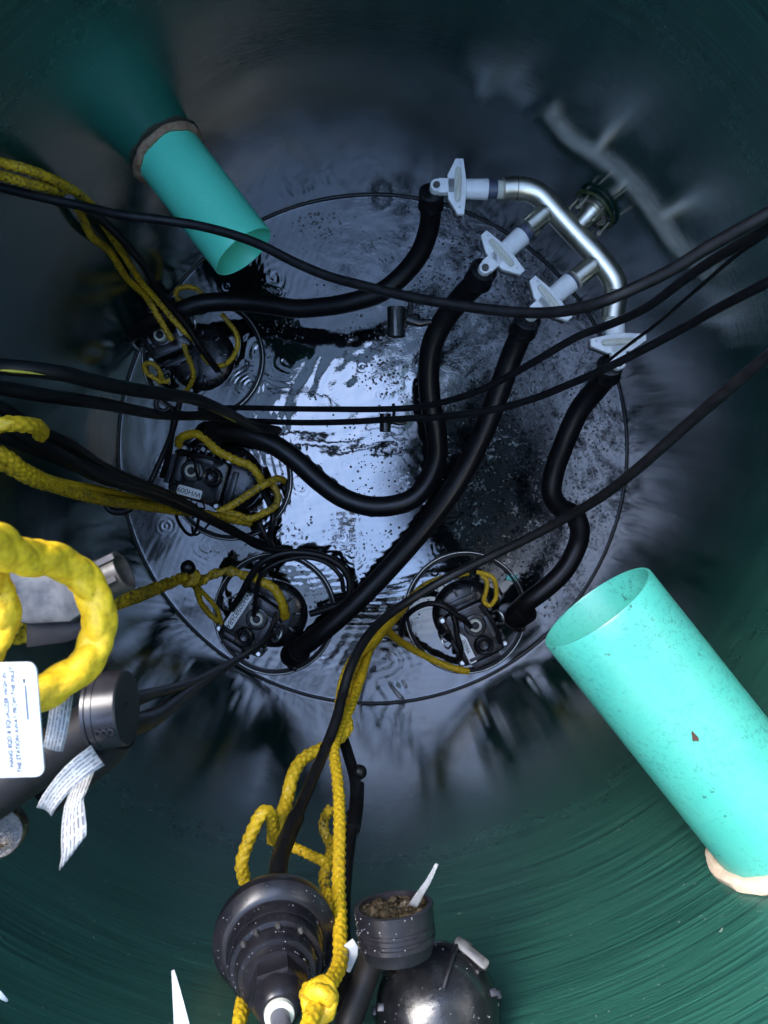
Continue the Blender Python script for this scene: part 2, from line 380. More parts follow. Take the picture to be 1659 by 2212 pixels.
# ------------------------------------------------------------------ water with ripples
NX = 620; HW = TR + .012; xs = np.linspace(-HW, HW, NX); X, Y = np.meshgrid(xs, xs, indexing='ij')
rr = np.sqrt(X ** 2 + Y ** 2); hgt = np.zeros_like(X); nr = np.random.RandomState(4)
def ripple(u, v, amp, lam, ext, ph=0.0):
    global hgt
    p = P(u, v, 0); d = np.sqrt((X + TX - p.x) ** 2 + (Y + TY - p.y) ** 2)
    an = np.arctan2(Y + TY - p.y, X + TX - p.x); f1, f2, f3 = nr.rand(3) * 6.28
    md = np.clip(.45 + .5 * np.sin(an + f1) + .35 * np.sin(2 * an + f2), .05, 1.2); wv = d * (1 + .10 * np.sin(3 * an + f3)) + .004 * np.sin(40 * X + f1) * np.cos(37 * Y + f2)
    hgt += amp * md * np.exp(-(d / ext) ** 2) * np.cos(2 * np.pi * wv / lam + ph) * np.clip(d / (lam * .4), .3, 1)
for u, v, amp, lam, ext in ((445, 1180, .0009, .014, .025), (740, 1160, .0007, .012, .02), (880, 1470, .0012, .030, .075), (990, 1025, .0008, .012, .022),
        (930, 990, .0006, .011, .02), (1010, 1140, .0005, .014, .03), (600, 1130, .0010, .013, .03), (650, 1050, .0008, .014, .03), (590, 600, .0011, .018, .06),
        (760, 1190, .0007, .015, .04), (700, 1410, .0008, .016, .03), (830, 1430, .0010, .028, .06), (950, 1180, .0006, .013, .03), (1200, 1330, .0008, .012, .04),
        (560, 760, .0010, .016, .05), (540, 830, .0009, .014, .05), (520, 560, .0008, .014, .04), (1230, 1300, .0008, .013, .03), (720, 1230, .0008, .02, .06),
        (1050, 1300, .0007, .016, .04), (460, 1200, .0007, .012, .03), (640, 1140, .0009, .016, .04), (620, 780, .0008, .02, .05), (810, 545, .0005, .011, .02), (750, 480, .0005, .010, .02)):
    ripple(u, v, amp * .42 * (.6 + .8 * nr.rand()), lam * (1 + .5 * nr.rand()), ext * (.8 + .6 * nr.rand()))
for k in range(26):
    a = nr.rand() * 6.28; r0 = .75 * math.sqrt(nr.rand()); px = TX + r0 * math.cos(a); py = TY + r0 * math.sin(a)
    d = np.sqrt((X + TX - px) ** 2 + (Y + TY - py) ** 2); lam = .009 + .007 * nr.rand(); ext = .012 + .02 * nr.rand()
    hgt += (.0001 + .0002 * nr.rand()) * np.exp(-(d / ext) ** 2) * np.cos(2 * np.pi * d / lam)
for k in range(26):                # slow swell
    a = nr.rand() * 6.28; L = .06 + .22 * nr.rand(); kx, ky = math.cos(a) * 6.28 / L, math.sin(a) * 6.28 / L
    hgt += .00055 * L * 3 * np.cos(kx * X + ky * Y + nr.rand() * 6.28) * .22
for k in range(40):                # short wavelets
    a = nr.rand() * 6.28; L = .018 + .05 * nr.rand(); kx, ky = math.cos(a) * 6.28 / L, math.sin(a) * 6.28 / L
    cx, cy2, cr = nr.uniform(-.6, .6), nr.uniform(-.6, .6), .12 + .25 * nr.rand()
    hgt += .0045 * L * nr.rand() * np.exp(-(((X - cx) ** 2 + (Y - cy2) ** 2) / cr ** 2)) * np.cos(kx * X + ky * Y + nr.rand() * 6.28 + 1.5 * np.sin(X * 23 + k) + 1.5 * np.cos(Y * 19 + k))
hgt += .0012 * np.exp(-np.clip(TR - rr, 0, 1) / .004)
inside = rr <= HW; idx = -np.ones((NX, NX), dtype=int); idx[inside] = np.arange(inside.sum())
co = np.stack([X[inside], Y[inside], hgt[inside]], 1)
q = np.stack([idx[:-1, :-1], idx[1:, :-1], idx[1:, 1:], idx[:-1, 1:]], -1).reshape(-1, 4); q = q[(q >= 0).all(1)]
me = bpy.data.meshes.new('water'); me.vertices.add(len(co)); me.vertices.foreach_set('co', co.ravel())
me.loops.add(q.size); me.loops.foreach_set('vertex_index', q.ravel()); me.polygons.add(len(q))
me.polygons.foreach_set('loop_start', np.arange(0, q.size, 4)); me.polygons.foreach_set('loop_total', np.full(len(q), 4)); me.update(calc_edges=True)
me.polygons.foreach_set('use_smooth', np.ones(len(q), dtype=bool))
wat = link('water', me, M['water']); wat.location = (TX, TY, 0); wat['kind'] = 'structure'

# bubbles and floating specks
b = MB(); cnt = 0
while cnt < 4200:
    u, v = rng.uniform(560, 1340), rng.uniform(440, 1330)
    d = mnoise.noise(Vector((u * .008, v * .008, 3))) + .5 * mnoise.noise(Vector((u * .03, v * .03, 8)))
    wgt = .08 + d + .75 * math.exp(-((u - 1080) ** 2 + (v - 1000) ** 2) / 260 ** 2) - (.45 if math.hypot(u - 790, v - 1000) < 150 else 0)
    if rng.random() > wgt: continue
    p = P(u, v, 0)
    if math.hypot(p.x - TX, p.y - TY) > .77: continue
    r = .0013 + .0036 * rng.random() ** 2.5; b.ball((p.x, p.y, .0004), r, 8, (1, 1, .75)); cnt += 1
fo = obj('foam_bubbles', b, M['water']); fo['kind'] = 'stuff'
b = MB()
for k in range(420):
    if k < 110: u, v = rng.gauss(800, 55), rng.gauss(965, 28)
    elif k < 230: u, v = rng.gauss(950, 60), rng.gauss(560, 60)
    elif k < 330: u, v = rng.gauss(1120, 60), rng.gauss(600, 50)
    else: u, v = rng.uniform(520, 1300), rng.uniform(450, 1450)
    p = P(u, v, 0)
    if math.hypot(p.x - TX, p.y - TY) > .77: continue
    b.ball((p.x, p.y, .001), .0015 + .003 * rng.random() ** 2, 7, (1, rng.uniform(.6, 1), .4), .4, k)
fo = obj('floating_specks', b, M['debris']); fo['kind'] = 'stuff'

# ------------------------------------------------------------------ inlet pipes
def inlet(label, base, dirn, L, ro, pm, seal, sealcol, tilt=0.0, seed=0):
    d = Vector((dirn[0], dirn[1], tilt)).normalized(); base = Vector(base)
    t = thing('inlet_pipe', label, 'pipe', base, 'turquoise inlet pipes through the tank wall')
    fr = frame(base - d * .10, d, (0, 0, 1)); L += .10; ri = ro - .0045; b = MB()
    k = [(0, ro), (L - .002, ro), (L, ro - .0012), (L, ri + .001), (L - .002, ri), (0, ri), (0, ro)]
    pr = [(0, ro)] + [(L * i / 12, ro) for i in range(1, 12)] + k[1:]
    b.lathe(pr, fr, 72, False, False); obj('pipe_barrel', b, pm, t, 50)
    # bead of sealant where the pipe meets the curved wall
    b = MB(); pts = []; rads = []; X_ = fr.col[0].to_3d(); Y_ = fr.col[1].to_3d()
    for i in range(90):
        a = 2 * math.pi * i / 90; o = base + (X_ * math.cos(a) + Y_ * math.sin(a)) * (ro + .003) - d * .3
        # march along the pipe to the wall
        ox, oy = o.x - TX, o.y - TY; A = d.x ** 2 + d.y ** 2; B = ox * d.x + oy * d.y; Cc = ox * ox + oy * oy - (TR - .004) ** 2
        tt = (-B - math.sqrt(max(B * B - A * Cc, 0))) / A
        o = o + d * tt; w_ = mnoise.noise(Vector((math.cos(a) * 2.3 + seed, math.sin(a) * 2.3, seed)))
        pts.append(o + d * .006 * w_); 
    def lumpy(Ls, a, r): return 1 + .30 * mnoise.noise(Vector((Ls * 28, math.cos(a) * .8, math.sin(a) * .8 + seed))) + .18 * mnoise.noise(Vector((Ls * 90, math.cos(a) * 1.5, math.sin(a) * 1.5 + seed)))
    b.tube(pts, seal, 10, .006, True, lumpy); obj('sealant_collar', b, sealcol, t)
    return t, fr, d
b1 = P(357, 325, .60)
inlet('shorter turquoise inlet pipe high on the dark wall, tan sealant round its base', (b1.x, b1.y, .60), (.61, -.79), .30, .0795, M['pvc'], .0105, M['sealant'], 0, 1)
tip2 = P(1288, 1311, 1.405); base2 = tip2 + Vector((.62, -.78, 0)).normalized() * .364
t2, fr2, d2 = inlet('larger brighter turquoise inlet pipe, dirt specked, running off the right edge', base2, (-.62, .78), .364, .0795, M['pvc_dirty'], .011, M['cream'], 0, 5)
# chips of dirt and a leaf stuck on the big pipe
pd = t2
for k, (al, ang, s_, mm) in enumerate(((.20, -12, 1.0, 'leaf'),)):
    b = MB(); X_ = fr2.col[0].to_3d(); Y_ = fr2.col[1].to_3d(); a = R(ang)
    nrm = X_ * math.cos(a) + Y_ * math.sin(a); o = base2 + d2 * al + nrm * .0797
    f = frame(o, nrm, d2); b.prism([(-.007, -.0015), (-.003, -.004), (.001, -.0035), (.007, -.003), (.0045, 0), (.0025, .0005), (-.001, .003), (-.004, .0032), (-.0042, .001)], 0, .0012, f)
    tag(obj('leaf_scrap', b, M['leaf']), 'tiny brown leaf scrap stuck on the bright turquoise pipe', 'leaf')

# ------------------------------------------------------------------ stainless manifold
MZ = .485
man = thing('steel_manifold', 'stainless steel header pipe with two tees and two elbows bolted to the wall', 'manifold', P(1240, 510, MZ))
r_ = .0285
def PP(u, v, h=MZ): return P(u, v, h)
b = MB(); b.tube([PP(1088, 409), PP(1112, 407), PP(1140, 410), PP(1164, 421), PP(1186, 443), PP(1215, 475), PP(1250, 513), PP(1285, 550), PP(1308, 578), PP(1326, 606), PP(1331, 632), PP(1327, 655), PP(1322, 690)], r_, 28, .008)
obj('header_pipe', b, M['steel'], man)
for (u, v) in ((1116, 407), (1332, 634)):
    q = PP(u, v); dd = (PP(u + 12, v) - q) if u < 1200 else (PP(u - 2, v + 12) - q)
    b = MB(); b.tube([q - dd.normalized() * .0015, q + dd.normalized() * .0015], r_ + .0012, 28, .002); obj('weld_bead', b, M['weld'], man)
for (a, c) in (((1192, 448), (1140, 491)), ((1297, 560), (1243, 603))):
    b = MB(); b.tube([PP(*a), PP(*c)], .0250, 24, .02); obj('branch_pipe', b, M['steel'], man)
    q = PP(*a).lerp(PP(*c), .30); dd = (PP(*c) - PP(*a)).normalized(); b = MB(); b.tube([q - dd * .001, q + dd * .001], .0264, 24, .002); obj('weld_bead', b, M['weld'], man)
# outlet stub into the wall with its bolted flange
a, c = PP(1240, 500), PP(1300, 436); dd = (c - a).normalized(); fr = frame(a, dd, (0, 0, 1))
b = MB(); b.lathe([(0, .0235), (.045, .0235), (.052, .027), (.075, .027), (.078, .031), (.084, .031), (.1, .025)], fr, 28); obj('outlet_stub', b, M['steel'], man)
fl = thing('wall_flange', 'slimy round wall flange with clamp rods behind the steel header pipe', 'flange', a + dd * .07)
ff = frame(a + dd * .062, dd, (0, 0, 1)); b = MB(); b.lathe([(.004, .030), (.004, .043), (.011, .043), (.011, .030), (.004, .030)], ff, 40, False, False); obj('flange_disc', b, M['steel'], fl)
b = MB(); b.tube([ff @ Vector((.057 * math.cos(x), .057 * math.sin(x), .012)) for x in np.linspace(0, 2 * math.pi, 41)[:-1]], .0048, 10, .006, True, lambda L_, a_, r_: 1 + .35 * mnoise.noise(Vector((L_ * 40, math.cos(a_), math.sin(a_))))); obj('slime_ring', b, M['moss'], fl)
for k in range(6):
    aa = R(20 + k * 60); o = ff @ Vector((.050 * math.cos(aa), .050 * math.sin(aa), 0)); b = MB(); b.tube([o - dd * .034, o + dd * .01], .0032, 8, .02)
    o2 = o - dd * .030; b.lathe([(0, .006), (.006, .006)], frame(o2, dd), 6); obj('bolt', b, M['steel'], fl)
    
# ------------------------------------------------------------------ grey hose couplings
S = (CAM_H - .47) / F              # metres per unit at the couplings' height
pentagon = [(-6.5, 58), (10, 58), (16, 22), (19, 0), (17, -28), (14, -61), (0, -61), (-21, -27), (-23, 23)]
def coupling(label, u, v, au, av, h=.465, clear=False):
    """(u, v) the plate's middle; (au, av) image direction from the plate towards the header pipe"""
    o = P(u, v, h); a = Vector((au, -av, 0)).normalized()
    t = thing('hose_coupling', label, 'coupling', o, 'grey hose couplings on the steel manifold')
    fr = Matrix.Identity(4); y = Vector((-a.y, a.x, 0)); fr.col[0][:3] = a; fr.col[1][:3] = y; fr.col[2][:3] = (0, 0, 1); fr.translation = o
    def ax(x0, x1, ra, rb=None, z=0, mt='grey', nm='pipe_sleeve', n=24):
        b = MB(); f2 = fr @ Matrix.Translation((x0 * S, 0, z)) @ Matrix.Rotation(R(90), 4, 'Y'); L = (x1 - x0) * S; rb = rb or ra; e = .0012
        b.lathe([(0, ra * S - e), (e, ra * S), (L - e, rb * S), (L, rb * S - e)], f2, n); return obj(nm, b, M[mt], t)
    ax(17, 66, 20.5, 22); ax(66, 86, 18.5, mt='slate', nm='band'); ax(86, 99, 19.5, mt='ivory', nm='gasket_ring'); 
    b = MB(); pp = [(x * S, yy * S) for x, yy in pentagon]
    b.prism(pp, .008, .020, fr, .0015); obj('clamp_plate', b, M['grey'], t, 35)
    b = MB(); b.prism([(x * .9 - S, yy * .95) for x, yy in pp], -.016, -.006, fr, .0015)
    b.prism([(x * .8, yy * .8) for x, yy in pp], -.0065, .009, fr); obj('lower_plate', b, M['dirty_grey'], t, 35)
    for yy in (-50, 50):
        b = MB(); b.box((-2 * S, yy * S, -.003), (4 * S, 5 * S, .012), fr, .001); obj('guide_rail', b, M['brown_grey'], t, 35)
        b = MB(); b.lathe([(.019, 2.6 * S), (.0225, 2.6 * S), (.0235, 1.8 * S)], fr @ Matrix.Translation((4 * S, yy * .93 * S, 0)), 6); obj('plate_bolt', b, M['bolt'], t)
    b = MB(); ring = []
    for k in range(28):
        q = 2 * math.pi * k / 28; ring.append(fr @ Vector(((-1 + 4.6 * math.cos(q)) * S, max(-34, min(34, 42 * math.sin(q))) * S, .0275)))
    b.box((-1 * S, 0, .0225), (3.2 * S, 33 * S, .006), fr, .001, 0, 3.0 * S); b.tube(ring, .0034, 10, .003, True); obj('handle', b, M['ivory'], t, 35)
    b = MB(); b.box((-25 * S, 0, .010), (17 * S, 15.5 * S, .010), fr, .001); obj('neck', b, M['grey'], t, 35)
    for yy in (-23, 23): b = MB(); b.box((-16 * S, yy * S, .014), (4 * S, 4 * S, .004), fr, .0008); obj('latch', b, M['grey'], t, 35)
    b = MB(); f2 = fr @ Matrix.Translation((-46 * S, 0, -.012)); b.lathe([(0, 14 * S), (.030, 14 * S), (.034, 12.6 * S), (.034, 8.5 * S), (.026, 7.6 * S), (.006, 7 * S), (.006, .0001)], f2, 28, True, False); obj('eyelet', b, M['grey'], t, 40)
    b = MB(); f2 = fr @ Matrix.Translation((-46 * S, 0, .0225)); b.lathe([(0, .0001), (0, 7.4 * S), (.0005, 7.4 * S), (.0005, .0001)], f2, 18, False, False); obj('hole_plug', b, M['brown_grey'], t)
    b = MB(); f2 = fr @ Matrix.Translation((-44 * S, 0, -.012)) ; 
    e0 = fr @ Vector((-44 * S, 0, -.010)); return t, fr, e0
coups = []
for lab, u, v, au, av in (('grey coupling at the far end of the steel header, plate pointing straight up', 988, 408, 100, 2),
                          ('grey coupling on the first tee branch, oval handle tilted and fully uncovered', 1080, 553, 62, -56),
                          ('grey coupling on the second tee branch, crossed by a black cable', 1183, 651, 62, -52),
                          ('grey coupling on the downturned end of the header, plate lying crosswise', 1330, 742, -6, -100)):
    coups.append(coupling(lab, u, v, au, av))
# black elbows that drop from each coupling are the ends of the hoses
def hose(label, pts, rad, collar=True):
    pts = [P(*p) for p in pts]; t = thing('discharge_hose', label, 'hose', pts[-1], 'thick black discharge hoses')
    b = MB(); b.tube(pts, rad, 20, .012); obj('hose_tube', b, M['rubber'], t)
    if collar:
        b = MB(); q = pts[0]; d = (pts[1] - pts[0]).normalized(); b.lathe([(-.004, rad * .8), (0, rad * 1.16), (.038, rad * 1.16), (.042, rad * 1.22), (.047, rad * 1.22), (.05, rad)], frame(q, d), 24); obj('end_collar', b, M['plastic'], t)
    return t
hose('black hose from the header end, curving left over the water to the dim pump', [(932, 415, .455), (931, 440, .42), (927, 490, .36), (908, 545, .31), (872, 592, .27), (822, 632, .24), (745, 656, .21), (690, 664, .19), (640, 667, .175), (590, 660, .165), (540, 654, .155), (480, 652, .15), (430, 657, .15), (370, 680, .14), (320, 700, .12), (275, 722, .07), (262, 740, .02)], .0275)
hose('black hose from the first tee, looping in a deep U across the bright water', [(1045, 582, .455), (1034, 604, .42), (1000, 640, .36), (960, 690, .30), (935, 740, .26), (926, 800, .22), (930, 870, .18), (942, 930, .15), (944, 985, .12), (925, 1040, .10), (890, 1078, .09), (840, 1093, .085), (790, 1092, .085), (740, 1075, .085), (690, 1040, .09), (640, 995, .10), (590, 960, .105), (530, 938, .10), (470, 932, .07), (448, 934, .02)], .031)
hose('black hose from the second tee, running straight down to the front left pump', [(1140, 690, .455), (1130, 712, .42), (1105, 770, .37), (1080, 840, .33), (1050, 920, .29), (1012, 1000, .25), (970, 1070, .22), (925, 1130, .19), (870, 1195, .165), (815, 1255, .15), (760, 1310, .14), (700, 1362, .12), (650, 1400, .08)], .030)
hose('black hose kinking in an S down the right side to the front right pump', [(1318, 788, .455), (1312, 808, .42), (1290, 838, .37), (1252, 885, .32), (1222, 950, .28), (1197, 1020, .24), (1192, 1068, .22), (1212, 1098, .20), (1240, 1112, .185), (1252, 1140, .175), (1248, 1175, .16), (1220, 1230, .15), (1180, 1270, .14), (1140, 1300, .12), (1112, 1325, .07)], .029)

# ------------------------------------------------------------------ pumps
def pump_parts(t):
    """the head of a grinder pump, seen from above; local y runs along the serial plate"""
    I = Matrix.Identity(4)
    def o(nm, b, mt, par=None, sm=35): return obj(nm, b, M[mt], par or t, sm)
    b = MB(); b.box((0, 0, .0), (.068, .082, .075), I, .006, 0, .018); b.box((.0, 0, -.03), (.078, .095, .05), I, .006, 0, .02); o('housing', b, 'plastic')
    for c_, h_ in (((.012, .062, .0755), (.040, .014, .004)), ((.053, 0, .0755), (.010, .034, .003)), ((-.02, -.070, .0755), (.03, .007, .003))): b = MB(); b.box(c_, h_, I, .002); o('raised_pad', b, 'shell')
    f = Matrix.Translation((.012, .022, .073)); b = MB(); b.lathe([(0, .034), (.008, .034), (.010, .031), (.010, .026), (.004, .025), (.004, .0001)], f, 32); gl = o('cable_gland', b, 'plastic')
    b = MB(); b.lathe([(.0, .0205), (.016, .0195), (.018, .018), (.018, .012), (.010, .011), (.010, .0001)], f, 28); obj('bushing', b, M['ivory'], gl)
    b = MB(); b.lathe([(.005, .0122), (.017, .0118), (.022, .009), (.0225, .0001)], f, 20, True, False); obj('lead_stub', b, M['cable'], gl)
    f = Matrix.Translation((.010, -.044, .073)); b = MB(); b.lathe([(0, .031), (.007, .031), (.009, .028), (.007, .024), (.003, .022), (.005, .017), (.009, .013), (.006, .0001)], f, 32); o('screw_cap', b, 'plastic')
    for sx_, sy_ in ((-.072, .072), (.072, .072), (-.072, -.072), (.072, -.072)):
        b = MB(); f = Matrix.Translation((sx_, sy_, -.02)); b.lathe([(0, .014), (.058, .014), (.062, .012)], f, 12)
        lug = o('bolt_boss', b, 'plastic'); b = MB(); b.lathe([(.060, .0095), (.070, .0095), (.073, .007)], f, 6); obj('bolt', b, M['bolt'], lug)
    for s_ in (-1, 1):
        b = MB(); b.box((0, s_ * .100, .030), (.046, .009, .012), I, .003); o('grip_ledge', b, 'shell')
        b = MB(); b.tube([(s_ * .080, .030, .04), (s_ * .094, .030, .062), (s_ * .100, .010, .07), (s_ * .094, -.010, .062), (s_ * .080, -.010, .04)], .0032, 8, .005); o('lifting_bail', b, 'bolt')
    for q in range(5): b = MB(); b.box((.074, -.05 + q * .024, .052), (.006, .004, .020), I, .001); o('side_rib', b, 'plastic')
    b = MB(); rg = random.Random(21)
    for q in range(90): b.ball((rg.uniform(-.06, .06), rg.uniform(-.075, .075), .0755), .0007 + .0016 * rg.random() ** 2, 7, (1, 1, .6))
    wd_ = o('water_drops', b, 'drop'); wd_['kind'] = 'stuff'
    b = MB(); b.tube([(.05, .07, .078), (.062, .03, .09), (.066, -.02, .088), (.058, -.06, .076)], .006, 10, .008); o('float_lead', b, 'cable')
pumps = []
for k, (u, v, rot, lab) in enumerate(((350, 708, -158, 'dim black pump in the shadow by the left wall, under a hose and cables'),
                                      (428, 1030, 74, 'black pump beside the left wall below the yellow striped cable, upside down serial plate'),
                                      (540, 1345, -33, 'black pump with a clearly readable long white serial plate'),
                                      (1025, 1368, 25, 'black pump nearest the big turquoise pipe, serial plate half covered by a lead'))):
    h0 = P(u, v, .075); t = thing('grinder_pump', lab, 'pump', (h0.x, h0.y, 0), 'black grinder pumps standing in the water'); OFF[t.name] = Vector(); pumps.append(t)
    if k == 0: pump_parts(t)
    else:
        for ch in list(pumps[0].children):
            c = ch.copy(); C.objects.link(c); c.parent = t; OFF[c.name] = Vector()
            for gch in ch.children: d = gch.copy(); C.objects.link(d); d.parent = c
    t.rotation_euler = (0, 0, R(rot))
EXTRA = ((0, (440, 775), -.02, (266, 738), (300, 700)), (1, (500, 1035), 0, (450, 938), (520, 938)), (2, (595, 1325), 0, (632, 1412), (690, 1370)), (3, (1005, 1322), 0, (1112, 1332), (1160, 1285)))
for k, rc, _, el, nx in EXTRA:
    t = pumps[k]; rot = t.rotation_euler.z; inv = (Matrix.Translation(t.location) @ Matrix.Rotation(rot, 4, 'Z')).inverted()
    c0 = inv @ P(rc[0], rc[1], 0); b = MB(); rr0 = .190
    prof_ = [(-.03, rr0 + .0035)]
    for r_c in (rr0, rr0 - .0095):
        for q in range(9): a_ = math.pi * q / 8; prof_.append((.0095 + .0036 * math.sin(a_), r_c + .0036 * math.cos(a_)))
    prof_.append((-.03, rr0 - .013)); b.lathe(prof_, Matrix.Translation((c0.x, c0.y, 0)), 128, False, False)
    fl_ = obj('flange_rim', b, M['rubber'], t, 80)
    b = MB(); b.lathe([(.0125, rr0 + .0004), (.0146, rr0 - .0002), (.0150, rr0 - .0012), (.0146, rr0 - .0022), (.0125, rr0 - .0028)], Matrix.Translation((c0.x, c0.y, 0)), 128, False, False); obj('rim_glint', b, M['bolt'], fl_, 80)  # bright metal thread put in for the sky's glint on the black rim
    # motor can beside the head, mostly under water
    c1 = c0 * .95; b = MB(); b.lathe([(-.06, .105), (.008, .105), (.018, .098), (.026, .080), (.030, .050), (.032, .0001)], Matrix.Translation((c1.x, c1.y, 0)), 40, True, False)
    for q in range(9):
        aa = q * .7 + k; b.box((c1.x + .075 * math.cos(aa), c1.y + .075 * math.sin(aa), .026), (.012, .004, .010), Matrix.Identity(4), .002, aa)
    mc = obj('motor_can', b, M['plastic'], t)
    e = inv @ P(el[0], el[1], .03); n2 = inv @ P(nx[0], nx[1], .10); e2 = e.copy(); e2.z = -.03; dd = (n2 - e).normalized()
    b = MB(); b.tube([e2, e, e + Vector((0, 0, .035)) + dd * .006, e + Vector((0, 0, .045)) + dd * .05], [.036, .037, .036, .033], 22, .008)
    b.tube([e + Vector((0, 0, .042)) + dd * .030, e + Vector((0, 0, .046)) + dd * .044], .038, 22, .006); el_ = obj('discharge_elbow', b, M['rubber'], t)
    b = MB(); side = Vector((-dd.y, dd.x, 0)); q = e - dd * .02 - side * .03 + Vector((0, 0, .03)); b.ball(q, .018, 14, (1, 1, .8), .3, k); b.ball(q - side * .012 + Vector((0, 0, .008)), .010, 10); obj('elbow_latch', b, M['plastic'], el_)
# serial plates: white strips with black print
def plate(k, cx, cy, L, W, s, flip, dots=(1, 1), z=.0772, cut=False):
    t = pumps[k]; b = MB(); f = Matrix.Translation((cx, cy, z)) @ Matrix.Rotation(R(90 if flip else -90), 4, 'Z')
    if cut: b.prism([(-L, -W), (L - .004, -W), (L, -W + .004), (L, W - .004), (L - .004, W), (-L * .3, W)], -.001, .0012, f)
    else: b.box((0, 0, 0), (L, W, .0012), f, .0004, 0, W * .4)
    pl = obj('serial_plate', b, M['ptag'], t); b = MB()
    if s:
        x = text('lettering', s, W * 1.55, f @ Matrix.Translation((.0, -.0005, .0014)), M['ink'], pl, True, 1.0)
        wd = max(v.co.length for v in x.data.vertices)
    if dots[0]: b.lathe([(0, .0022), (.0004, .0022)], f @ Matrix.Translation((-L + .006, 0, .0012)), 10)
    if b.v: obj('rivet_mark', b, M['ink'], pl)
plate(2, -.050, .012, .060, .0145, 'WH00982684*', False)
plate(1, -.052, .012, .038, .0145, '  WH0098', True)
plate(3, -.040, -.020, .060, .0115, '  00986', False, (0, 0), .0772, True)
plate(0, -.052, .030, .016, .012, 'OW', False, (0, 0))

# ------------------------------------------------------------------ ropes and cables
def braid(L, a, r, soft=False):
    if soft: s = L / (r * 2.7); q = 3 * a / (2 * math.pi); return .82 + .24 * abs(math.sin(math.pi * (s + q)) * math.sin(math.pi * (s - q))) ** .45
    s = L / (r * 1.6); q = 4 * a / (2 * math.pi)
    return .74 + .37 * abs(math.sin(math.pi * (s + q)) * math.sin(math.pi * (s - q))) ** .42
def rope(label, pts, half, mt='rope', name='rope', group='yellow braided ropes', knot=None, n=18, twist=0):
    """half: half-width in frame units at mid-path, gives the radius"""
    pts = [P(*p) for p in pts]; mid = pts[len(pts) // 2]; r = half * (CAM_H - mid.z) / F
    b = MB()
    def wob(L, a, rr): return braid(L, a, rr, mt == 'rope_clean') * (1 + .10 * mnoise.noise(Vector((L * 40, math.cos(a), math.sin(a) + len(label)))) + twist * math.cos(2 * a + L * 130))
    b.tube(pts, r, n, r * .24, False, wob)
    if knot:
        q = P(*knot); b.tube([q + Vector((math.cos(x) * r * 1.3, math.sin(x) * r * 1.3, math.sin(x * 1.5) * r * .8)) for x in np.linspace(0, 9, 14)], r * .95, n, r * .34, False, wob)
    return tag(obj(name, b, M[mt], base=pts[0], smooth=75), label, 'rope', group)
def cable(label, pts, rad, mt='cable', name='cable', group='black cables', n=14):
    pts = [P(*p) for p in pts]; t = MB(); t.tube(pts, rad, n, max(rad * .9, .006)); return tag(obj(name, t, M[mt], base=pts[0]), label, 'cable', group)

# --- upper left, towards the dim pump
rope('yellow rope entering at the left edge above its twin and fading into shadow', [(-70, 318, 1.10), (0, 350, 1.02), (60, 366, .98), (120, 390, .92), (160, 412, .86), (192, 438, .78), (225, 485, .62), (270, 555, .42), (310, 615, .26), (350, 660, .19), (385, 702, .16), (430, 742, .12)], 8.5, 'rope_dirty')
rope('lower of the two yellow strands at the left edge, slack and dirty', [(-70, 362, 1.10), (0, 379, 1.02), (50, 393, .98), (105, 407, .92), (145, 418, .86), (172, 455, .74), (196, 508, .62), (238, 545, .46), (275, 602, .32), (318, 645, .20), (345, 690, .16), (372, 735, .13)], 8.5, 'rope_dirty')
rope('small yellow loop of rope at the far side of the dim pump', [(378, 640, .06), (384, 625, .065), (404, 620, .07), (428, 626, .07), (436, 638, .065), (420, 650, .06), (398, 652, .06), (380, 645, .06)], 5.5, 'rope_dirty', 'rope_loop', 'yellow rope tails and loops')
rope('yellow rope tail arching over the water right of the dim pump', [(478, 678, .09), (497, 700, .08), (512, 725, .06), (512, 752, .05), (500, 775, .04), (480, 790, .03), (455, 786, .03), (435, 765, .05)], 5.5, 'rope_dirty', 'rope_loop', 'yellow rope tails and loops')
rope('yellow rope eye hooked to the pump bail just above the striped cable', [(348, 828, .05), (336, 818, .06), (318, 806, .07), (311, 792, .08), (320, 784, .085), (336, 790, .08), (346, 806, .07), (352, 824, .05), (366, 822, .04)], 5.5, 'rope_dirty', 'rope_loop', 'yellow rope tails and loops')
rope('short yellow rope end dangling down the middle of the dim pump', [(398, 742, .12), (402, 762, .11), (412, 785, .09), (418, 808, .07), (412, 830, .05), (400, 848, .03)], 5.5, 'rope_dirty', 'rope_loop', 'yellow rope tails and loops')
cable('dark cable dropping beside the grimy ropes into the dim pump', [(150, 432, .95), (215, 470, .70), (300, 560, .45), (350, 640, .26), (400, 700, .18), (440, 760, .12), (470, 800, .06)], .010)

# --- second pump
rope('thick yellow rope stub poking in at the left edge', [(-80, 935, 1.32), (-20, 922, 1.32), (20, 916, 1.31), (60, 918, 1.28), (86, 926, 1.22), (88, 940, 1.14)], 17, 'rope', 'rope', n=24)
rope('long yellow rope sagging from the left edge to the second pump, upper strand', [(-80, 950, 1.32), (0, 978, 1.27), (45, 1010, 1.22), (95, 1036, 1.14), (150, 1050, 1.0), (215, 1060, .80), (270, 1073, .62), (330, 1090, .42)], 12.5)
rope('long yellow rope sagging from the left edge to the second pump, lower strand', [(-80, 985, 1.30), (0, 998, 1.24), (60, 1030, 1.18), (115, 1048, 1.08), (165, 1064, .96), (230, 1080, .78), (300, 1090, .58), (375, 1102, .36), (440, 1110, .22), (500, 1122, .14), (540, 1130, .09)], 12.5, 'rope_dirty')
rope('yellow rope draped across the top of the second pump from its bail', [(386, 962, .06), (388, 948, .085), (402, 940, .10), (424, 937, .11), (442, 948, .115), (470, 974, .12), (510, 994, .12), (540, 1006, .11), (558, 1026, .10), (568, 1048, .08)], 9, 'rope')
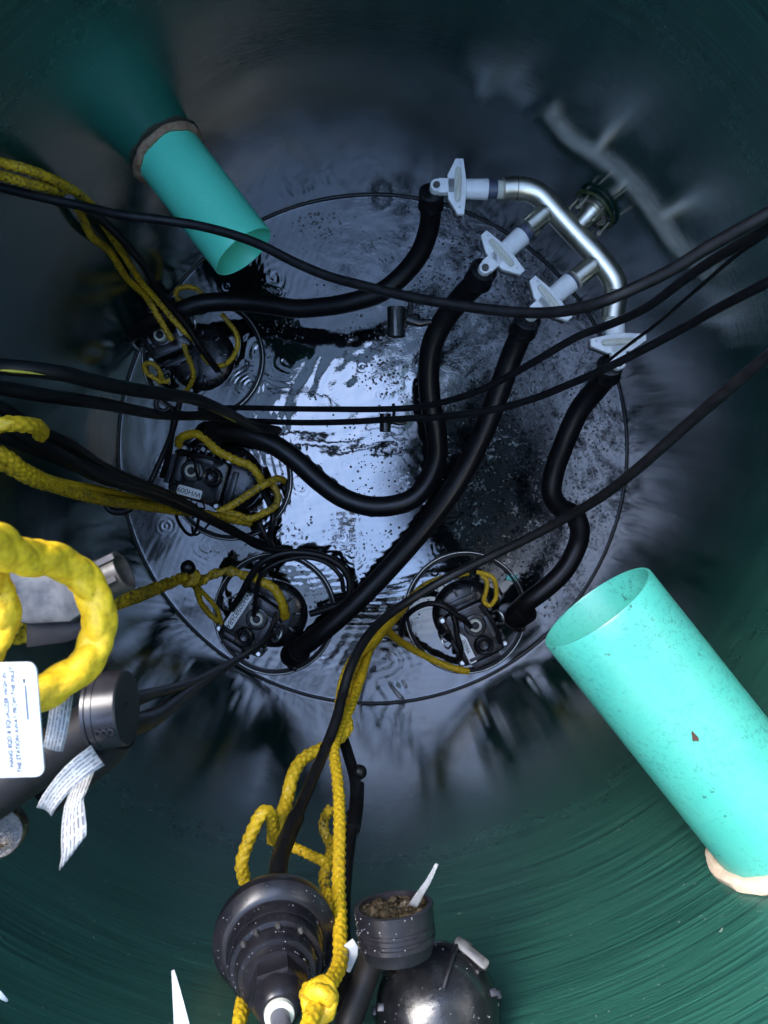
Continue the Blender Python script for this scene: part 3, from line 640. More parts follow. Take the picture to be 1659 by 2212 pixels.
rope('straight yellow rope slanting up to the right of the second pump', [(470, 1106, .16), (500, 1092, .155), (540, 1066, .15), (575, 1044, .14), (600, 1034, .11), (612, 1038, .07)], 8, 'rope_dirty')
rope('yellow rope bight curling back under the second pump to the cables', [(588, 1044, .10), (600, 1070, .10), (596, 1092, .11), (570, 1108, .12), (540, 1120, .12), (505, 1110, .14), (470, 1104, .16)], 7.5, 'rope_dirty')
# --- third pump
rope('grimy yellow rope knotted around a dark ball, leading to the readable pump', [(-60, 1372, 1.45), (20, 1366, 1.40), (60, 1364, 1.36), (105, 1355, 1.30), (150, 1341, 1.22), (200, 1320, 1.08), (245, 1303, .95), (300, 1286, .72), (350, 1266, .48), (385, 1252, .33), (408, 1243, .25), (432, 1254, .19), (462, 1240, .15), (500, 1234, .13), (535, 1246, .12)], 12.5, 'rope_dirty', knot=(410, 1248, .25), twist=.26)
rope('yellow rope arched over the readable pump', [(545, 1246, .12), (565, 1256, .13), (590, 1270, .13), (606, 1294, .12), (614, 1318, .10), (616, 1332, .07)], 10, 'rope')
rope('thin yellow strand dropping from the knot to the bail of the readable pump', [(408, 1252, .24), (424, 1272, .19), (434, 1302, .13), (452, 1326, .09), (470, 1342, .07)], 6.5, 'rope_dirty', 'rope_loop', 'yellow rope tails and loops')
rope('second thin strand under the knot, ending at the same bail', [(416, 1256, .23), (436, 1278, .17), (455, 1298, .12), (470, 1318, .09), (478, 1346, .06)], 5.0, 'rope_dirty', 'rope_loop', 'yellow rope tails and loops')
b = MB(); b.ball(P(406, 1226, .28), .021, 18, (1, 1, 1), .12, 2); tag(obj('float_ball', b, M['rubber']), 'small dark ball on the knotted yellow rope', 'ball', 'small dark balls')
# --- fourth pump
rope('yellow loop tied to the top bail of the pump nearest the big pipe', [(1030, 1236, .10), (1050, 1240, .11), (1066, 1250, .11), (1072, 1272, .10), (1070, 1294, .09), (1058, 1308, .085), (1046, 1300, .085), (1050, 1276, .095), (1052, 1256, .10), (1040, 1240, .10)], 5.0, 'rope', 'rope_loop', 'yellow rope tails and loops')
rope('dull yellow rope running beside the long diagonal cable above the right pump', [(1010, 1236, .12), (970, 1246, .14), (925, 1262, .20), (890, 1290, .28), (868, 1318, .36), (845, 1344, .46), (815, 1380, .60), (786, 1420, .74), (760, 1470, .84), (742, 1540, .92)], 9, 'rope_dirty')
rope('yellow rope from the right pump bail sweeping left over the water', [(1012, 1450, .06), (990, 1446, .07), (950, 1432, .08), (905, 1410, .11), (868, 1388, .18), (835, 1364, .30), (822, 1372, .40)], 7.5, 'rope')
# --- lower middle
rope('bright yellow rope winding along the front cable and down to the bell', [(838, 1344, .62), (806, 1384, .76), (775, 1412, .86), (752, 1446, .94), (738, 1496, 1.0), (736, 1540, 1.04), (752, 1568, 1.06), (722, 1603, 1.10), (652, 1642, 1.16), (628, 1690, 1.20), (619, 1731, 1.22), (602, 1782, 1.26), (596, 1810, 1.24)], 12.5, 'rope', n=24)
rope('long yellow rope hanging straight down between the bell and the canister', [(795, 1412, .80), (778, 1468, .92), (756, 1530, 1.02), (728, 1590, 1.10), (722, 1620, 1.14), (731, 1703, 1.22), (734, 1794, 1.30), (732, 1860, 1.35), (732, 1930, 1.40), (735, 2020, 1.47), (734, 2080, 1.52), (716, 2118, 1.56), (690, 2152, 1.60), (676, 2190, 1.64), (660, 2250, 1.68)], 14, 'rope', n=20, knot=(688, 2160, 1.62))
rope('bent yellow rope tail left of the front cable', [(590, 1815, 1.22), (590, 1790, 1.27), (580, 1754, 1.30), (566, 1756, 1.31), (548, 1790, 1.31), (530, 1835, 1.31), (522, 1866, 1.31), (528, 1902, 1.30)], 14, 'rope', 'rope_loop', 'yellow rope tails and loops', n=24)
rope('short yellow rope crossing between the front cable and the hanging rope', [(596, 1808, 1.20), (625, 1826, 1.22), (660, 1842, 1.24), (702, 1862, 1.27)], 10.5, 'rope', 'rope_loop', 'yellow rope tails and loops', n=24)
rope('curled yellow rope end behind the hanging rope', [(712, 1748, 1.20), (702, 1766, 1.19), (699, 1788, 1.19), (708, 1812, 1.2), (716, 1830, 1.22), (706, 1868, 1.26), (700, 1896, 1.28), (708, 1930, 1.31), (722, 1960, 1.34)], 11, 'rope_dirty', 'rope_loop', 'yellow rope tails and loops', n=24)
rope('yellow rope end showing at the bottom edge left of the bell', [(526, 2160, 1.50), (522, 2185, 1.54), (512, 2240, 1.58)], 16, 'rope', 'rope_loop', 'yellow rope tails and loops', n=24)
# --- the near coil at the left
rope('big bright yellow rope coil close by the white tag', [(-90, 1160, 2.02), (-20, 1172, 2.0), (52, 1204, 1.97), (105, 1207, 1.95), (160, 1232, 1.93), (203, 1285, 1.92), (214, 1340, 1.92), (206, 1395, 1.92), (172, 1446, 1.93), (125, 1478, 1.94), (70, 1500, 1.95), (-10, 1520, 1.96), (-80, 1500, 1.97)], 37, 'rope_clean', n=48)
rope('second turn of the bright yellow coil cut by the left edge', [(-120, 1190, 2.0), (-50, 1230, 1.98), (-8, 1275, 1.96), (6, 1320, 1.96), (-4, 1365, 1.96), (-40, 1420, 1.97), (-110, 1470, 1.99)], 38, 'rope_clean', n=48)

# --- long cables crossing the tank
cable('topmost black cable crossing in front of the shorter turquoise pipe', [(-40, 395, .95), (80, 424, .95), (180, 446, .95), (260, 464, .96), (340, 474, .96), (420, 486, .96), (500, 506, .97), (560, 528, .98), (640, 568, 1.0), (710, 597, 1.02), (780, 616, 1.05), (860, 636, 1.08), (960, 655, 1.12), (1060, 669, 1.16), (1150, 676, 1.20), (1225, 671, 1.24), (1300, 652, 1.28), (1380, 618, 1.31), (1450, 583, 1.34), (1540, 528, 1.38), (1659, 462, 1.43), (1740, 415, 1.46)], .0085)
cable('second black cable from the right edge, passing over the downturned coupling', [(430, 882, .25), (520, 881, .30), (620, 883, .36), (720, 884, .44), (820, 884, .52), (900, 880, .58), (960, 868, .64), (1030, 846, .72), (1100, 812, .80), (1170, 772, .88), (1250, 726, .96), (1330, 696, 1.04), (1400, 662, 1.12), (1470, 610, 1.2), (1540, 562, 1.28), (1659, 495, 1.4), (1740, 450, 1.45)], .0075)
cable('black cable dipping below the downturned coupling to the right edge', [(470, 904, .22), (560, 910, .30), (660, 913, .38), (760, 911, .46), (860, 905, .54), (960, 900, .62), (1060, 886, .70), (1150, 862, .78), (1230, 830, .86), (1310, 795, .94), (1390, 755, 1.02), (1470, 712, 1.10), (1540, 672, 1.18), (1659, 610, 1.3), (1740, 570, 1.35)], .0078)
cable('thin black wire beside the cables at the right edge', [(1300, 790, .90), (1362, 742, 1.0), (1410, 706, 1.06), (1460, 664, 1.14), (1520, 612, 1.22), (1600, 545, 1.32), (1700, 478, 1.42)], .003, 'cable')
cable('long diagonal black cable from the right edge down to the bell', [(1740, 700, 1.45), (1659, 770, 1.38), (1560, 852, 1.30), (1470, 930, 1.22), (1380, 1010, 1.14), (1300, 1072, 1.06), (1220, 1120, .98), (1130, 1168, .92), (1040, 1212, .88), (960, 1252, .86), (880, 1300, .88), (830, 1336, .92), (790, 1380, .98), (758, 1440, 1.03), (740, 1500, 1.06), (728, 1550, 1.1), (706, 1610, 1.14), (676, 1680, 1.2), (650, 1740, 1.26), (618, 1806, 1.33), (600, 1870, 1.39), (599, 1930, 1.45)], .0088)
b = None
# thick cable with yellow stripe
pts = [(-60, 786, 1.28), (0, 792, 1.25), (70, 798, 1.22), (140, 808, 1.18), (210, 826, 1.12), (290, 842, 1.04), (360, 852, .94), (420, 862, .82), (470, 882, .70), (510, 902, .56), (545, 920, .44), (600, 930, .30)]
cs = thing('striped_cable', 'thick black cable with a yellow stripe sagging from the left edge', 'cable', P(*pts[1]))
b = MB(); b.tube([P(*p) for p in pts], .0125, 16, .01); obj('cable_jacket', b, M['cable'], cs)
b = MB(); b.tube([P(u, v + 9, h) + Vector((0, 0, .0112)) for u, v, h in pts[:10]], .0030, 8, .01); obj('yellow_stripe', b, M['stripe'], cs)
cable('black cable sagging below the yellow striped one', [(-60, 830, 1.15), (0, 838, 1.1), (70, 850, 1.05), (150, 862, .98), (220, 872, .86), (290, 886, .7), (350, 896, .5), (420, 898, .35), (480, 890, .2)], .0125)
cable('lower cable of the dark bundle above the long yellow rope', [(-60, 905, 1.15), (20, 945, 1.10), (100, 978, 1.02), (180, 1010, .92), (260, 1042, .76), (330, 1068, .58), (400, 1096, .40), (470, 1130, .25), (540, 1166, .12), (580, 1182, .06)], .0135)
cable('upper cable of the dark bundle above the long yellow rope', [(-60, 850, 1.15), (10, 888, 1.10), (80, 930, 1.02), (150, 962, .92), (220, 1008, .76), (290, 1040, .60), (360, 1068, .42), (420, 1098, .28)], .0125)
cable('middle cable of the dark bundle, twisting over the second pump', [(-60, 880, 1.2), (40, 935, 1.14), (130, 985, 1.04), (210, 1030, .9), (300, 1056, .7), (370, 1082, .5), (440, 1116, .32), (500, 1142, .2), (560, 1180, .1), (620, 1190, .05)], .011)
cable('dark cable pair member descending left of the second pump, outer', [(388, 870, .20), (376, 920, .18), (362, 960, .16), (344, 1000, .15), (326, 1040, .15), (310, 1066, .18)], .0085, group='short leads between the pumps')
cable('dark cable pair member descending left of the second pump, inner', [(380, 880, .18), (372, 930, .15), (366, 975, .12), (358, 1005, .10), (350, 1030, .08)], .0085, group='short leads between the pumps')
cable('black lead hanging in a V below the second pump', [(378, 1104, .12), (386, 1128, .08), (404, 1152, .04), (414, 1156, .03), (424, 1142, .05), (430, 1116, .10)], .005, group='short leads between the pumps')
cable('black cable ring hanging under the long yellow rope', [(238, 1068, .60), (228, 1082, .60), (236, 1100, .60), (258, 1106, .60), (282, 1098, .60), (292, 1084, .60)], .0085, group='short leads between the pumps')
cable('small black cable ring below the striped cable', [(348, 856, .55), (337, 868, .55), (340, 882, .55), (356, 888, .55), (368, 880, .55)], .006, group='short leads between the pumps')
cable('dark lead crossing the inside of the second pump rim', [(560, 1050, .05), (580, 1085, .06), (590, 1120, .07), (582, 1160, .05), (590, 1185, .02)], .009, group='short leads between the pumps')
cable('black lead looping right over the readable pump and back', [(500, 1316, .09), (520, 1286, .12), (540, 1248, .15), (565, 1215, .17), (610, 1196, .17), (660, 1194, .16), (710, 1206, .15), (744, 1232, .14), (756, 1262, .13), (748, 1296, .12), (710, 1314, .11), (670, 1326, .10)], .0105, group='short leads between the pumps')
cable('second black lead nested inside the loop over the readable pump', [(548, 1330, .09), (552, 1296, .13), (556, 1262, .16), (572, 1232, .18), (610, 1212, .18), (660, 1204, .17), (706, 1216, .16), (736, 1246, .15), (742, 1276, .13)], .007, group='short leads between the pumps')
cable('lead rising from the readable pump gland towards the water', [(550, 1330, .085), (552, 1310, .12), (554, 1288, .14), (566, 1250, .13), (590, 1214, .10), (580, 1180, .06), (560, 1165, .03)], .0055, group='short leads between the pumps')
cable('lead bending out of the right pump gland to the left', [(1018, 1354, .085), (1000, 1338, .11), (980, 1324, .12), (955, 1308, .13), (925, 1304, .12), (895, 1316, .10), (872, 1340, .06), (866, 1372, .03)], .0085, group='short leads between the pumps')
cable('lead wrapped over the serial plate of the right pump', [(948, 1300, .13), (972, 1316, .12), (984, 1346, .11), (988, 1376, .10), (996, 1404, .09), (990, 1426, .06)], .0085, group='short leads between the pumps')
cable('lead looping up out of the second pump gland', [(430, 1036, .085), (424, 1020, .11), (420, 1000, .12), (414, 985, .1), (396, 972, .06), (380, 975, .03)], .004, group='short leads between the pumps')
cable('black lead bridging the gap between second and readable pumps', [(560, 1130, .10), (574, 1160, .09), (590, 1190, .07), (580, 1220, .10), (560, 1240, .12)], .0085, group='short leads between the pumps')
# clips hanging on the cables
def clip(label, u, v, h, s=1.0, up=True):
    o = P(u, v, h); t = thing('cable_clip', label, 'clip', o, 'black clips hung on the cables'); k = (CAM_H - h) / F * s
    f = Matrix.Translation(o) @ Matrix.Scale(k, 4)
    b = MB(); b.tube([f @ Vector(p) for p in ((22, 52, 6), (24, 30, 4), (20, 8, 2), (10, -6, 0), (-4, -14, 0))], 4.5 * k, 8, .004); obj('strap', b, M['rubber'], t)
    b = MB(); b.lathe([(-26, 15), (22, 15), (24, 12), (24, 9), (-10, 9), (-10, .01)], f @ Matrix.Rotation(R(97), 4, 'X') , 22); 
    b.v = [tuple(x) for x in b.v]; obj('barrel', b, M['plastic'], t)
    b = MB(); b.tube([f @ Vector(p) for p in ((18, 6, 2), (38, 0, 2), (58, 2, 2))], [9 * k, 7 * k, 5 * k], 10, .004); obj('prong', b, M['plastic'], t); return t
clip('black clip with a prong hanging under the topmost cable', 856, 698, .95, 1.3)
clip('smaller black clip tying the two level cables together over the bright water', 832, 914, .50, .8)
b = MB(); b.box(P(1106, 1248, .006), (.017, .010, .004), None, .002, R(-10), .004); tag(obj('pipe_chip', b, M['chip']), 'tiny turquoise plastic chip floating above the right pump', 'chip')

# ------------------------------------------------------------------ bell shaped plug at the bottom
A = P(594, 2022, 1.46); Bq = P(603, 2186, 1.585); ad = (Bq - A).normalized(); fr = frame(A, ad, (1, 0, 0)); kz = (CAM_H - 1.47) / F
bell = thing('bell_plug', 'stepped black bell shaped plug at the bottom edge, grey cable from its top', 'plug', A)
L = (Bq - A).length
def lat(nm, prof, mt, par=None, n=64, f=None): b = MB(); b.lathe(prof, f or fr, n); return obj(nm, b, M[mt], par or bell, 32)
lat('bell_body', [(-.030, .040), (-.026, .058), (-.012, .069), (-.002, .0715), (.008, .0715), (.020, .062), (.0225, .0560), (.0225, .0555), (.040, .0545), (.0415, .0535), (.0415, .0530)], 'shell')
lat('bell_step', [(.0405, .0530), (.052, .0525), (.055, .0505), (.056, .0455), (.0555, .0450), (.070, .0435), (.073, .0415), (.0735, .0370), (.0735, .036), (.083, .0345)], 'shell')
def drops(par, spots, seed, nm='water_drops'):
    b = MB(); rg = random.Random(seed)
    for p in spots: b.ball(p, 0.0005 + .0008 * rg.random() ** 2, 7, (1, 1, .8))
    o_ = obj(nm, b, M['drop'], par); o_['kind'] = 'stuff'
rg = random.Random(9); sp = []
for k in range(150):
    a = rg.uniform(-.6, 3.7); z_, r_b = rg.choice(((.012, .068), (.017, .0645), (.030, .0552), (.050, .0528), (.0555, .048), (.064, .0441), (.0735, .039), (.08, .0352))); sp.append(fr @ Vector((r_b * math.cos(a), r_b * math.sin(a), z_)))
drops(bell, sp, 2)
for a in (55, 88, 118, 140): f = fr @ Matrix.Translation((.0462 * math.cos(R(a)), .0462 * math.sin(R(a)), .054)); lat('rim_knob', [(-.002, .0036), (.004, .0034), (.0062, .002)], 'dirty_grey', None, 12, f)
lat('hex_nut', [(.080, .030), (.081, .0325), (.105, .0325), (.108, .030)], 'shell', None, 6, fr @ Matrix.Rotation(R(12), 4, 'Z'))
lat('gland_dome', [(.106, .0275), (.112, .0270), (.124, .0225), (.128, .018)], 'shell', None, 32)
lat('gland_bushing', [(.124, .0155), (.133, .0150), (.134, .013)], 'ivory', None, 28)
e = fr @ Vector((0, 0, .13)); b = MB(); b.tube([e, e + ad * .03 + Vector((.004, -.004, 0)), e + Vector((.028, -.03, .06)), e + Vector((.07, -.05, .10))], .0098, 16, .006); lead = obj('grey_lead', b, M['grey_cable'], bell)
# row of pale printed marks along the lead
b = MB()
for k in range(9):
    q = e + ad * .012 + Vector((.0012, -.002, .003)) + (Vector((.020, -.018, .042)) * (k / 9)); b.box(q + Vector((.002, .0075, .004)), (.0022, .0006, .0012), None, 0, .6)
cable('heavy black sleeve leading up into the bottom of the bell', [(640, 1765, 1.28), (622, 1806, 1.32), (604, 1858, 1.38), (598, 1910, 1.42), (598, 1960, 1.45)], .0120, 'rubber', 'cable_sleeve')
# dark sleeved cable behind the hanging rope with its ball
cable('dark sleeved cable hanging behind the yellow rope', [(738, 1585, 1.02), (752, 1630, 1.06), (766, 1680, 1.10), (768, 1730, 1.14), (758, 1800, 1.2), (750, 1860, 1.25), (744, 1930, 1.3), (742, 2010, 1.36), (746, 2090, 1.42), (740, 2200, 1.5)], .0095, 'rubber')
cable('short sleeve section over the dark sleeved cable', [(772, 1694, 1.12), (770, 1740, 1.15), (762, 1792, 1.2)], .0115, 'rubber', 'cable_sleeve')
b = MB(); b.ball(P(776, 1668, 1.10), .0125, 18, (1, 1, 1), .1, 5); tag(obj('float_ball', b, M['rubber']), 'small dark ball beside the rope above the bell', 'ball', 'small dark balls')

# ------------------------------------------------------------------ round canister plug beside it
can = thing('canister_plug', 'round ribbed black canister at the bottom edge with an open gunk filled collar', 'plug', P(940, 2180, 1.5))
o = P(945, 2185, 1.50); ca = (P(915, 2040, 1.56) - o).normalized(); cf = frame(o, (ca + Vector((.10, 0, .55))).normalized(), (1, 0, 0)); kk = (CAM_H - 1.5) / F
def rib(Ls, a, r): return 1
prof = [(-.10, .066), (-.06, .0695), (-.02, .0705), (.012, .069), (.034, .062), (.050, .050), (.060, .034), (.063, .0001)]
b = MB(); b.lathe(prof, cf, 64, True, False); obj('canister_body', b, M['plastic'], can, 40)
for k in range(7):
    a = R(-30 + k * 42); b = MB(); f = cf @ Matrix.Rotation(a, 4, 'Z'); b.box((.0695, 0, -.025), (.0035, .0045, .036), f, .001); b.box((.060, 0, .028), (.006, .004, .010), f, .001); obj('rib', b, M['shell'], can)
b = MB(); f = cf @ Matrix.Rotation(R(52), 4, 'Z'); b.box((.064, 0, .026), (.006, .022, .016), f, .002, 0, .004); cl = obj('clasp', b, M['dirty_grey'], can)
b = MB(); b.box((.0712, .008, .030), (.002, .0045, .004), f, .0005); obj('clasp_slot', b, M['rubber'], cl)
# collar
c0 = P(852, 2030, 1.535); c1 = P(862, 1966, 1.575); cd = (c1 - c0).normalized(); q = frame(P(858, 2034, 1.55), Vector((-.10, 1.0, -.14)), (1, 0, 0)); r0 = 84 * (CAM_H - 1.55) / F; hh = .036
b = MB(); b.lathe([(-.012, r0 * .86), (0, r0 * .97), (.002, r0 * 1.0), (.006, r0 * 1.0), (.007, r0 * .975), (.010, r0 * .975), (.011, r0 * 1.0), (.015, r0), (.016, r0 * .975), (.019, r0 * .975), (.020, r0), (hh, r0 * 1.02), (hh + .001, r0), (hh + .001, r0 * .90), (hh - .014, r0 * .88), (hh - .014, .0001)], q, 56, True, False); col = obj('collar', b, M['shell'], can, 30)
b = MB(); vs = []; fs = []; n1, n2 = 26, 72
for k in range(n1 + 1):
    for i in range(n2):
        a = 2 * math.pi * i / n2; rr_ = r0 * .89 * k / n1; x_, y_ = rr_ * math.cos(a), rr_ * math.sin(a)
        hz = .006 * mnoise.noise(Vector((x_ * 90, y_ * 90, 1))) + .005 * abs(mnoise.noise(Vector((x_ * 260, y_ * 260, 4)))) + .003 * abs(mnoise.noise(Vector((x_ * 620, y_ * 620, 7))))
        vs.append(q @ Vector((x_, y_, hh - .006 + hz)))
for k in range(n1):
    for i in range(n2): i2 = (i + 1) % n2; fs.append((k * n2 + i, k * n2 + i2, (k + 1) * n2 + i2, (k + 1) * n2 + i))
b.add(vs, fs); obj('gunk', b, M['gunk'], col, 180)
rg = random.Random(12); sp = []
for k in range(70): a = rg.uniform(2.4, 5.2); sp.append(q @ Vector((r0 * 1.01 * math.cos(a), r0 * 1.01 * math.sin(a), rg.uniform(.002, hh))))
drops(can, sp, 3); sp = []
for k in range(110):
    a = rg.uniform(0, 6.28); z_ = rg.uniform(0, 1); i_ = min(int(z_ * 5), 4); (t0_, r0_), (t1_, r1_) = prof[2 + i_], prof[3 + i_] if i_ < 5 else prof[-1]; x_ = z_ * 5 - i_
    sp.append(cf @ Vector(((r0_ + (r1_ - r0_) * x_) * math.cos(a), (r0_ + (r1_ - r0_) * x_) * math.sin(a), t0_ + (t1_ - t0_) * x_)))
drops(can, sp, 4)
# strap over the canister and raised bars on its shoulder
b = MB(); b.tube([cf @ Vector((r_b * math.cos(R(68)), r_b * math.sin(R(68)), z_)) for z_, r_b in ((-.09, .069), (-.02, .073), (.014, .0715), (.036, .064), (.052, .052), (.061, .034), (.063, .015))], .0028, 10, .004); obj('strap', b, M['shell'], can)
for aa in (35, 110, 150, 200, 320):
    b = MB(); b.tube([cf @ Vector((r_b * math.cos(R(aa)), r_b * math.sin(R(aa)), z_)) for z_, r_b in ((.016, .0690), (.034, .0628), (.047, .0535))], .0022, 8, .004); obj('raised_bar', b, M['shell'], can)
b = MB(); b.tube([P(812, 2020, 1.53), P(800, 2080, 1.53), P(775, 2150, 1.54), P(735, 2260, 1.56)], 27 * (CAM_H - 1.53) / F, 18, .008); obj('side_hose', b, M['matte'], can)

# ------------------------------------------------------------------ paper strips and white tag
def strip(label, pts, w0, w1, mt='paper', name='label_strip', curl=0.0, cut=0.0, group='torn paper label strips', wdir=None):
    """flat paper ribbon along 3-D points; widths in frame units at the start and end; ends cut to a point"""
    pl, ts = resample([P(*p) for p in pts], .006); fr_ = frames(pl, False); m = len(pl); vs = []; uvs = []; nseg = 6
    for k in range(m):
        T = fr_[k][0]; W = Vector(wdir) if wdir else Vector((0, 0, 1)).cross(T); W = (W - T * W.dot(T)).normalized(); N = W.cross(T)
        z = (CAM_H - pl[k].z) / F; wd = (w0 + (w1 - w0) * k / (m - 1)) * z
        for i in range(nseg + 1):
            x = i / nseg - .5; edge = 1 + .10 * mnoise.noise(Vector((k * .45, x * 3, len(label)))) * (abs(x) * 2)
            sh = cut * wd * (x + .5) * (k / (m - 1))
            vs.append(pl[k] + W * x * wd * edge + N * curl * wd * (4 * x * x) - T * sh); uvs.append((i / nseg, k * .006 / .07))
    me = bpy.data.meshes.new(name); row = nseg + 1; fs = []
    nv = len(vs); allv = vs + [v + Vector((0, 0, -.0004)) for v in vs]
    for k in range(m - 1):
        for i in range(nseg):
            a, b_, c, d = k * row + i, k * row + i + 1, (k + 1) * row + i + 1, (k + 1) * row + i
            fs.append((a, b_, c, d)); fs.append((d + nv, c + nv, b_ + nv, a + nv))
    bnd = [i for i in range(nseg)] ; 
    for i in range(nseg):
        fs.append((i, i + nv, i + 1 + nv, i + 1)); e_ = (m - 1) * row; fs.append((e_ + i + 1, e_ + i + 1 + nv, e_ + i + nv, e_ + i))
    for k in range(m - 1):
        a, d = k * row, (k + 1) * row; fs.append((a, d, d + nv, a + nv)); a, d = k * row + nseg, (k + 1) * row + nseg; fs.append((d, a, a + nv, d + nv))
    base = vs[0]; me.from_pydata([v - base for v in allv], [], fs); uvl = me.uv_layers.new(name='UVMap')
    for li, lp in enumerate(me.loops): uvl.data[li].uv = uvs[lp.vertex_index % nv]
    me.shade_smooth(); o = link(name, me, M[mt]); o.location = base; return tag(o, label, 'label', group)
strip('long printed paper strip hanging with a pointed end over the green wall', [(180, 1672, 1.88), (170, 1700, 1.89), (160, 1740, 1.90), (155, 1790, 1.90), (154, 1840, 1.90), (148, 1893, 1.89)], 42, 46, curl=.08, cut=3.2)
strip('folded printed paper strip wrapped round the dark tube above the long one', [(210, 1632, 1.93), (178, 1655, 1.935), (140, 1690, 1.935), (112, 1725, 1.93), (98, 1752, 1.92)], 50, 36, curl=-.12, cut=.2)
strip('grey speckled paper strip between the yellow coil and the dark tube', [(138, 1490, 1.92), (130, 1530, 1.93), (124, 1570, 1.93), (112, 1625, 1.92)], 46, 46, curl=.05, cut=.3)
strip('narrow speckled paper shard sticking up out of the gunk filled collar', [(892, 1958, 1.56), (908, 1930, 1.57), (925, 1904, 1.575), (944, 1866, 1.58)], 20, 7, curl=.0)
strip('blank white paper shard pointing up at the bottom edge', [(394, 2240, 1.75), (388, 2190, 1.74), (380, 2140, 1.73), (373, 2096, 1.72)], 42, 7, 'white', curl=.05)
strip('tiny pale paper corner at the left edge near the bottom', [(-20, 2140, 1.7), (0, 2150, 1.7), (16, 2163, 1.7)], 26, 6, 'white')
strip('small pale scrap tucked between the rope and the canister hose', [(752, 2035, 1.50), (764, 2050, 1.50), (760, 2075, 1.50), (752, 2100, 1.50)], 26, 8, 'white')
# white instruction tag
h_t = 1.985; zt = (CAM_H - h_t) / F; o = P(16, 1556, h_t); tf = Matrix.Translation(o) @ Matrix.Rotation(R(1.5), 4, 'Z') @ Matrix.Rotation(R(6), 4, 'X')
tg = thing('instruction_tag', 'white plastic instruction tag with rounded corners at the left edge', 'tag', o)
b = MB(); b.box((0, 0, 0), (72 * zt, 128 * zt, .0006), tf, .0002, 0, 20 * zt); obj('tag_card', b, M['white'], tg)
tr = tf @ Matrix.Rotation(R(90), 4, 'Z')
for dx, s_, sz, mm, cx in ((3, 'HANG EQD & EQUALIZER HIGH IN', 13.6, 'pale_ink', 2), (20, 'THE STATION AWAY FROM THE INLET', 13.6, 'pale_ink', 2)):
    text('lettering', s_, sz * zt, tr @ Matrix.Translation((cx * zt, -dx * zt, .0008)), M[mm], tg, False, 1.0)
b = MB(); b.box((40 * zt, -46 * zt, .0009), (38 * zt, 1.4 * zt, .0002), tr); b.box((88 * zt, -44 * zt, .0009), (5 * zt, 2 * zt, .0002), tr); obj('faded_print', b, M['pale_ink'], tg)

# ------------------------------------------------------------------ left cluster: grey bar, ribbed collars, dark tubes
bar = thing('grey_bracket', 'wide blotchy grey plastic bar behind the yellow coil at the left edge', 'bracket', P(60, 1240, 1.84))
z0 = 1.86; b = MB(); b.prism([tuple(P(u, v, z0).xy) for u, v in ((-60, 1120), (0, 1150), (60, 1192), (130, 1245), (185, 1285), (190, 1318), (150, 1345), (60, 1350), (-60, 1330))], z0 - .012, z0, None, .003); obj('bar', b, M['dirty_grey'], bar, 35)
b = MB(); b.prism([tuple(P(u, v, z0).xy) for u, v in ((30, 1350), (150, 1343), (190, 1318), (215, 1330), (200, 1372), (120, 1400), (30, 1412))], z0 - .030, z0 - .013, None, .004); obj('bar_flange', b, M['matte'], bar, 35)
cz = 1.80
rc = thing('ribbed_collar', 'brown stained ribbed connector collar right of the yellow coil', 'collar', P(240, 1238, cz), 'connector collars in the left cluster')
a0, a1 = P(150, 1290, cz), P(268, 1232, cz); f = frame(a0, (a1 - a0), (0, 0, 1)); L = (a1 - a0).length; kr = (CAM_H - cz) / F
b = MB(); b.lathe([(0, 44 * kr), (L * .55, 46 * kr), (L * .56, 48 * kr), (L * .66, 48 * kr), (L * .67, 46 * kr), (L, 46 * kr), (L, 38 * kr), (L * .7, 37 * kr), (L * .7, .0001)], f, 40, True, False); obj('collar_body', b, M['brown_grey'], rc, 30)
for c_, h_ in (((46 * kr, 10 * kr, L * .60), (4 * kr, 6 * kr, L * .36)), ((38 * kr, -34 * kr, L * .62), (5 * kr, 6 * kr, L * .44))): b = MB(); b.box(c_, h_, f, .001); obj('key_rib', b, M['brown_grey'], rc)
h2 = 1.86
rc2 = thing('ribbed_collar', 'dark shiny connector collar with raised marks on the dark tube', 'collar', P(243, 1535, h2), 'connector collars in the left cluster')
k2 = (CAM_H - h2) / F; a0, a1 = P(204, 1535, h2), P(276, 1528, h2); f = frame(a0, a1 - a0, (0, 0, 1)); L = (a1 - a0).length
b = MB(); b.lathe([(0, 80 * k2), (L * .02, 83 * k2), (L * .12, 83 * k2), (L * .13, 80 * k2), (L * .20, 80 * k2), (L * .21, 83 * k2), (L * .33, 83 * k2), (L * .34, 81 * k2), (L * .95, 80 * k2), (L, 77 * k2), (L, 60 * k2)], f, 56); obj('collar_body', b, M['shell'], rc2, 30)
for k, ch in enumerate('3EE'):
    aa = R(22); lf = f @ Matrix.Rotation(aa, 4, 'Z') @ Matrix.Translation((81 * k2, 0, L * (.48 + .18 * k))) 
    g_ = MB(); g_.tube([lf @ Vector((0, 8 * k2 * math.cos(x), 5 * k2 * math.sin(x))) for x in np.linspace(0, 5.2, 9)], .0011, 6, .002); obj('raised_mark', g_, M['shell'], rc2)
tube_ = thing('plug_tube', 'fat dark tube running from the collar down to the left edge under the tag', 'tube', P(100, 1640, h2 + .01))
b = MB(); b.tube([P(-90, 1760, h2 + .03), P(-20, 1715, h2 + .02), P(60, 1662, h2 + .01), P(140, 1606, h2), P(215, 1552, h2)], [56 * k2, 56 * k2, 55 * k2, 52 * k2, 50 * k2], 28, .006); obj('tube_barrel', b, M['matte'], tube_)
b = MB(); b.tube([P(90, 1740, h2 - .02), P(150, 1690, h2 - .03), P(230, 1630, h2 - .03), P(262, 1590, h2 - .02)], 34 * k2, 20, .006); obj('lower_arm', b, M['matte'], tube_)
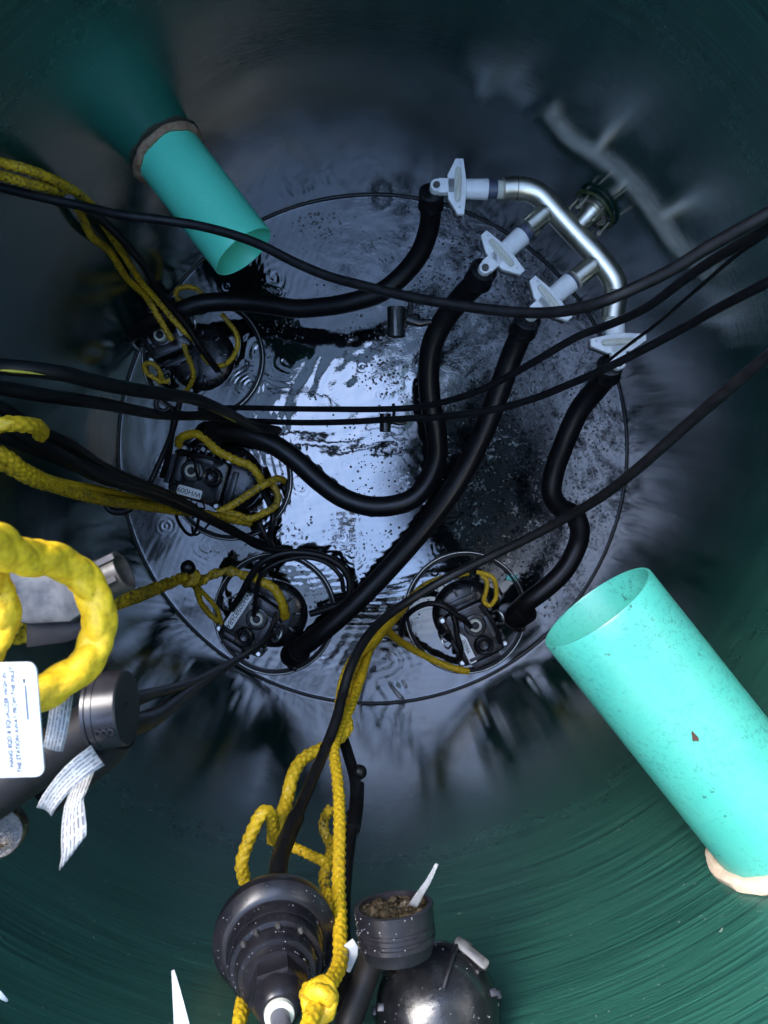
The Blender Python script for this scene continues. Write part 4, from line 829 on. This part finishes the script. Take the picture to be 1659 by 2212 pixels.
ring = thing('dirty_ring', 'dirty metallic ring end at the left edge below the dark tube', 'ring', P(10, 1800, 1.86))
b = MB(); b.lathe([(-.004, .0155), (.008, .0155), (.0095, .0145), (.0095, .0095), (.002, .009), (.002, .0001)], frame(P(2, 1792, 1.86), (.25, .15, 1)), 36, True, False)
obj('ring_body', b, M['gunk'], ring, 35)
for lab, pts, rad in (('black sleeved cable leaving the shiny collar towards the readable pump', [(268, 1568, 1.82), (300, 1562, 1.78), (335, 1548, 1.72), (370, 1522, 1.62), (420, 1484, 1.42), (465, 1455, 1.18), (510, 1426, .9), (545, 1404, .55), (572, 1386, .3), (590, 1370, .12)], 19),
                      ('second black cable just above it, ending in the same collar', [(262, 1520, 1.80), (300, 1508, 1.76), (330, 1498, 1.70), (372, 1488, 1.60), (425, 1470, 1.40), (470, 1446, 1.15), (515, 1420, .85)], 13)):
    m_ = pts[3]; r1 = rad * (CAM_H - 1.7) / F; pts_ = [P(*p) for p in pts]; b = MB(); b.tube(pts_, [r1 * 1.15, r1 * 1.1, r1, r1] + [r1 * .95] * (len(pts) - 4), 16, .008); tag(obj('cable', b, M['cable'], base=pts_[0]), lab, 'cable', 'black cables')
# zip ties: thin pale bands with their cut ends
def tie(label, u, v, h, du, dv, rad, w=.0022):
    o = P(u, v, h); d = (P(u + du, v + dv, h) - o).normalized(); b = MB(); r = rad * (CAM_H - h) / F
    b.lathe([(-w, r), (-w, r + .0010), (w, r + .0010), (w, r)], frame(o, d), 24, False, False); tag(obj('cable_tie', b, M['rim']), label, 'cable tie', 'cable ties')
tie('cable tie round the sleeved cable next to the shiny collar', 322, 1554, 1.75, 10, -5, 19.5)
tie('cable tie low on the sleeved cable near the readable pump', 530, 1413, .70, 10, -7, 11.5)
tie('cable tie on the dark bundle beside the long yellow rope', 158, 1000, .95, 10, 4, 17)
tie('cable tie on the front cable above the bell', 704, 1616, 1.145, -4, 10, 12.5)
tie('cable tie on the dark sleeved cable behind the hanging rope', 764, 1760, 1.17, -2, 10, 15)
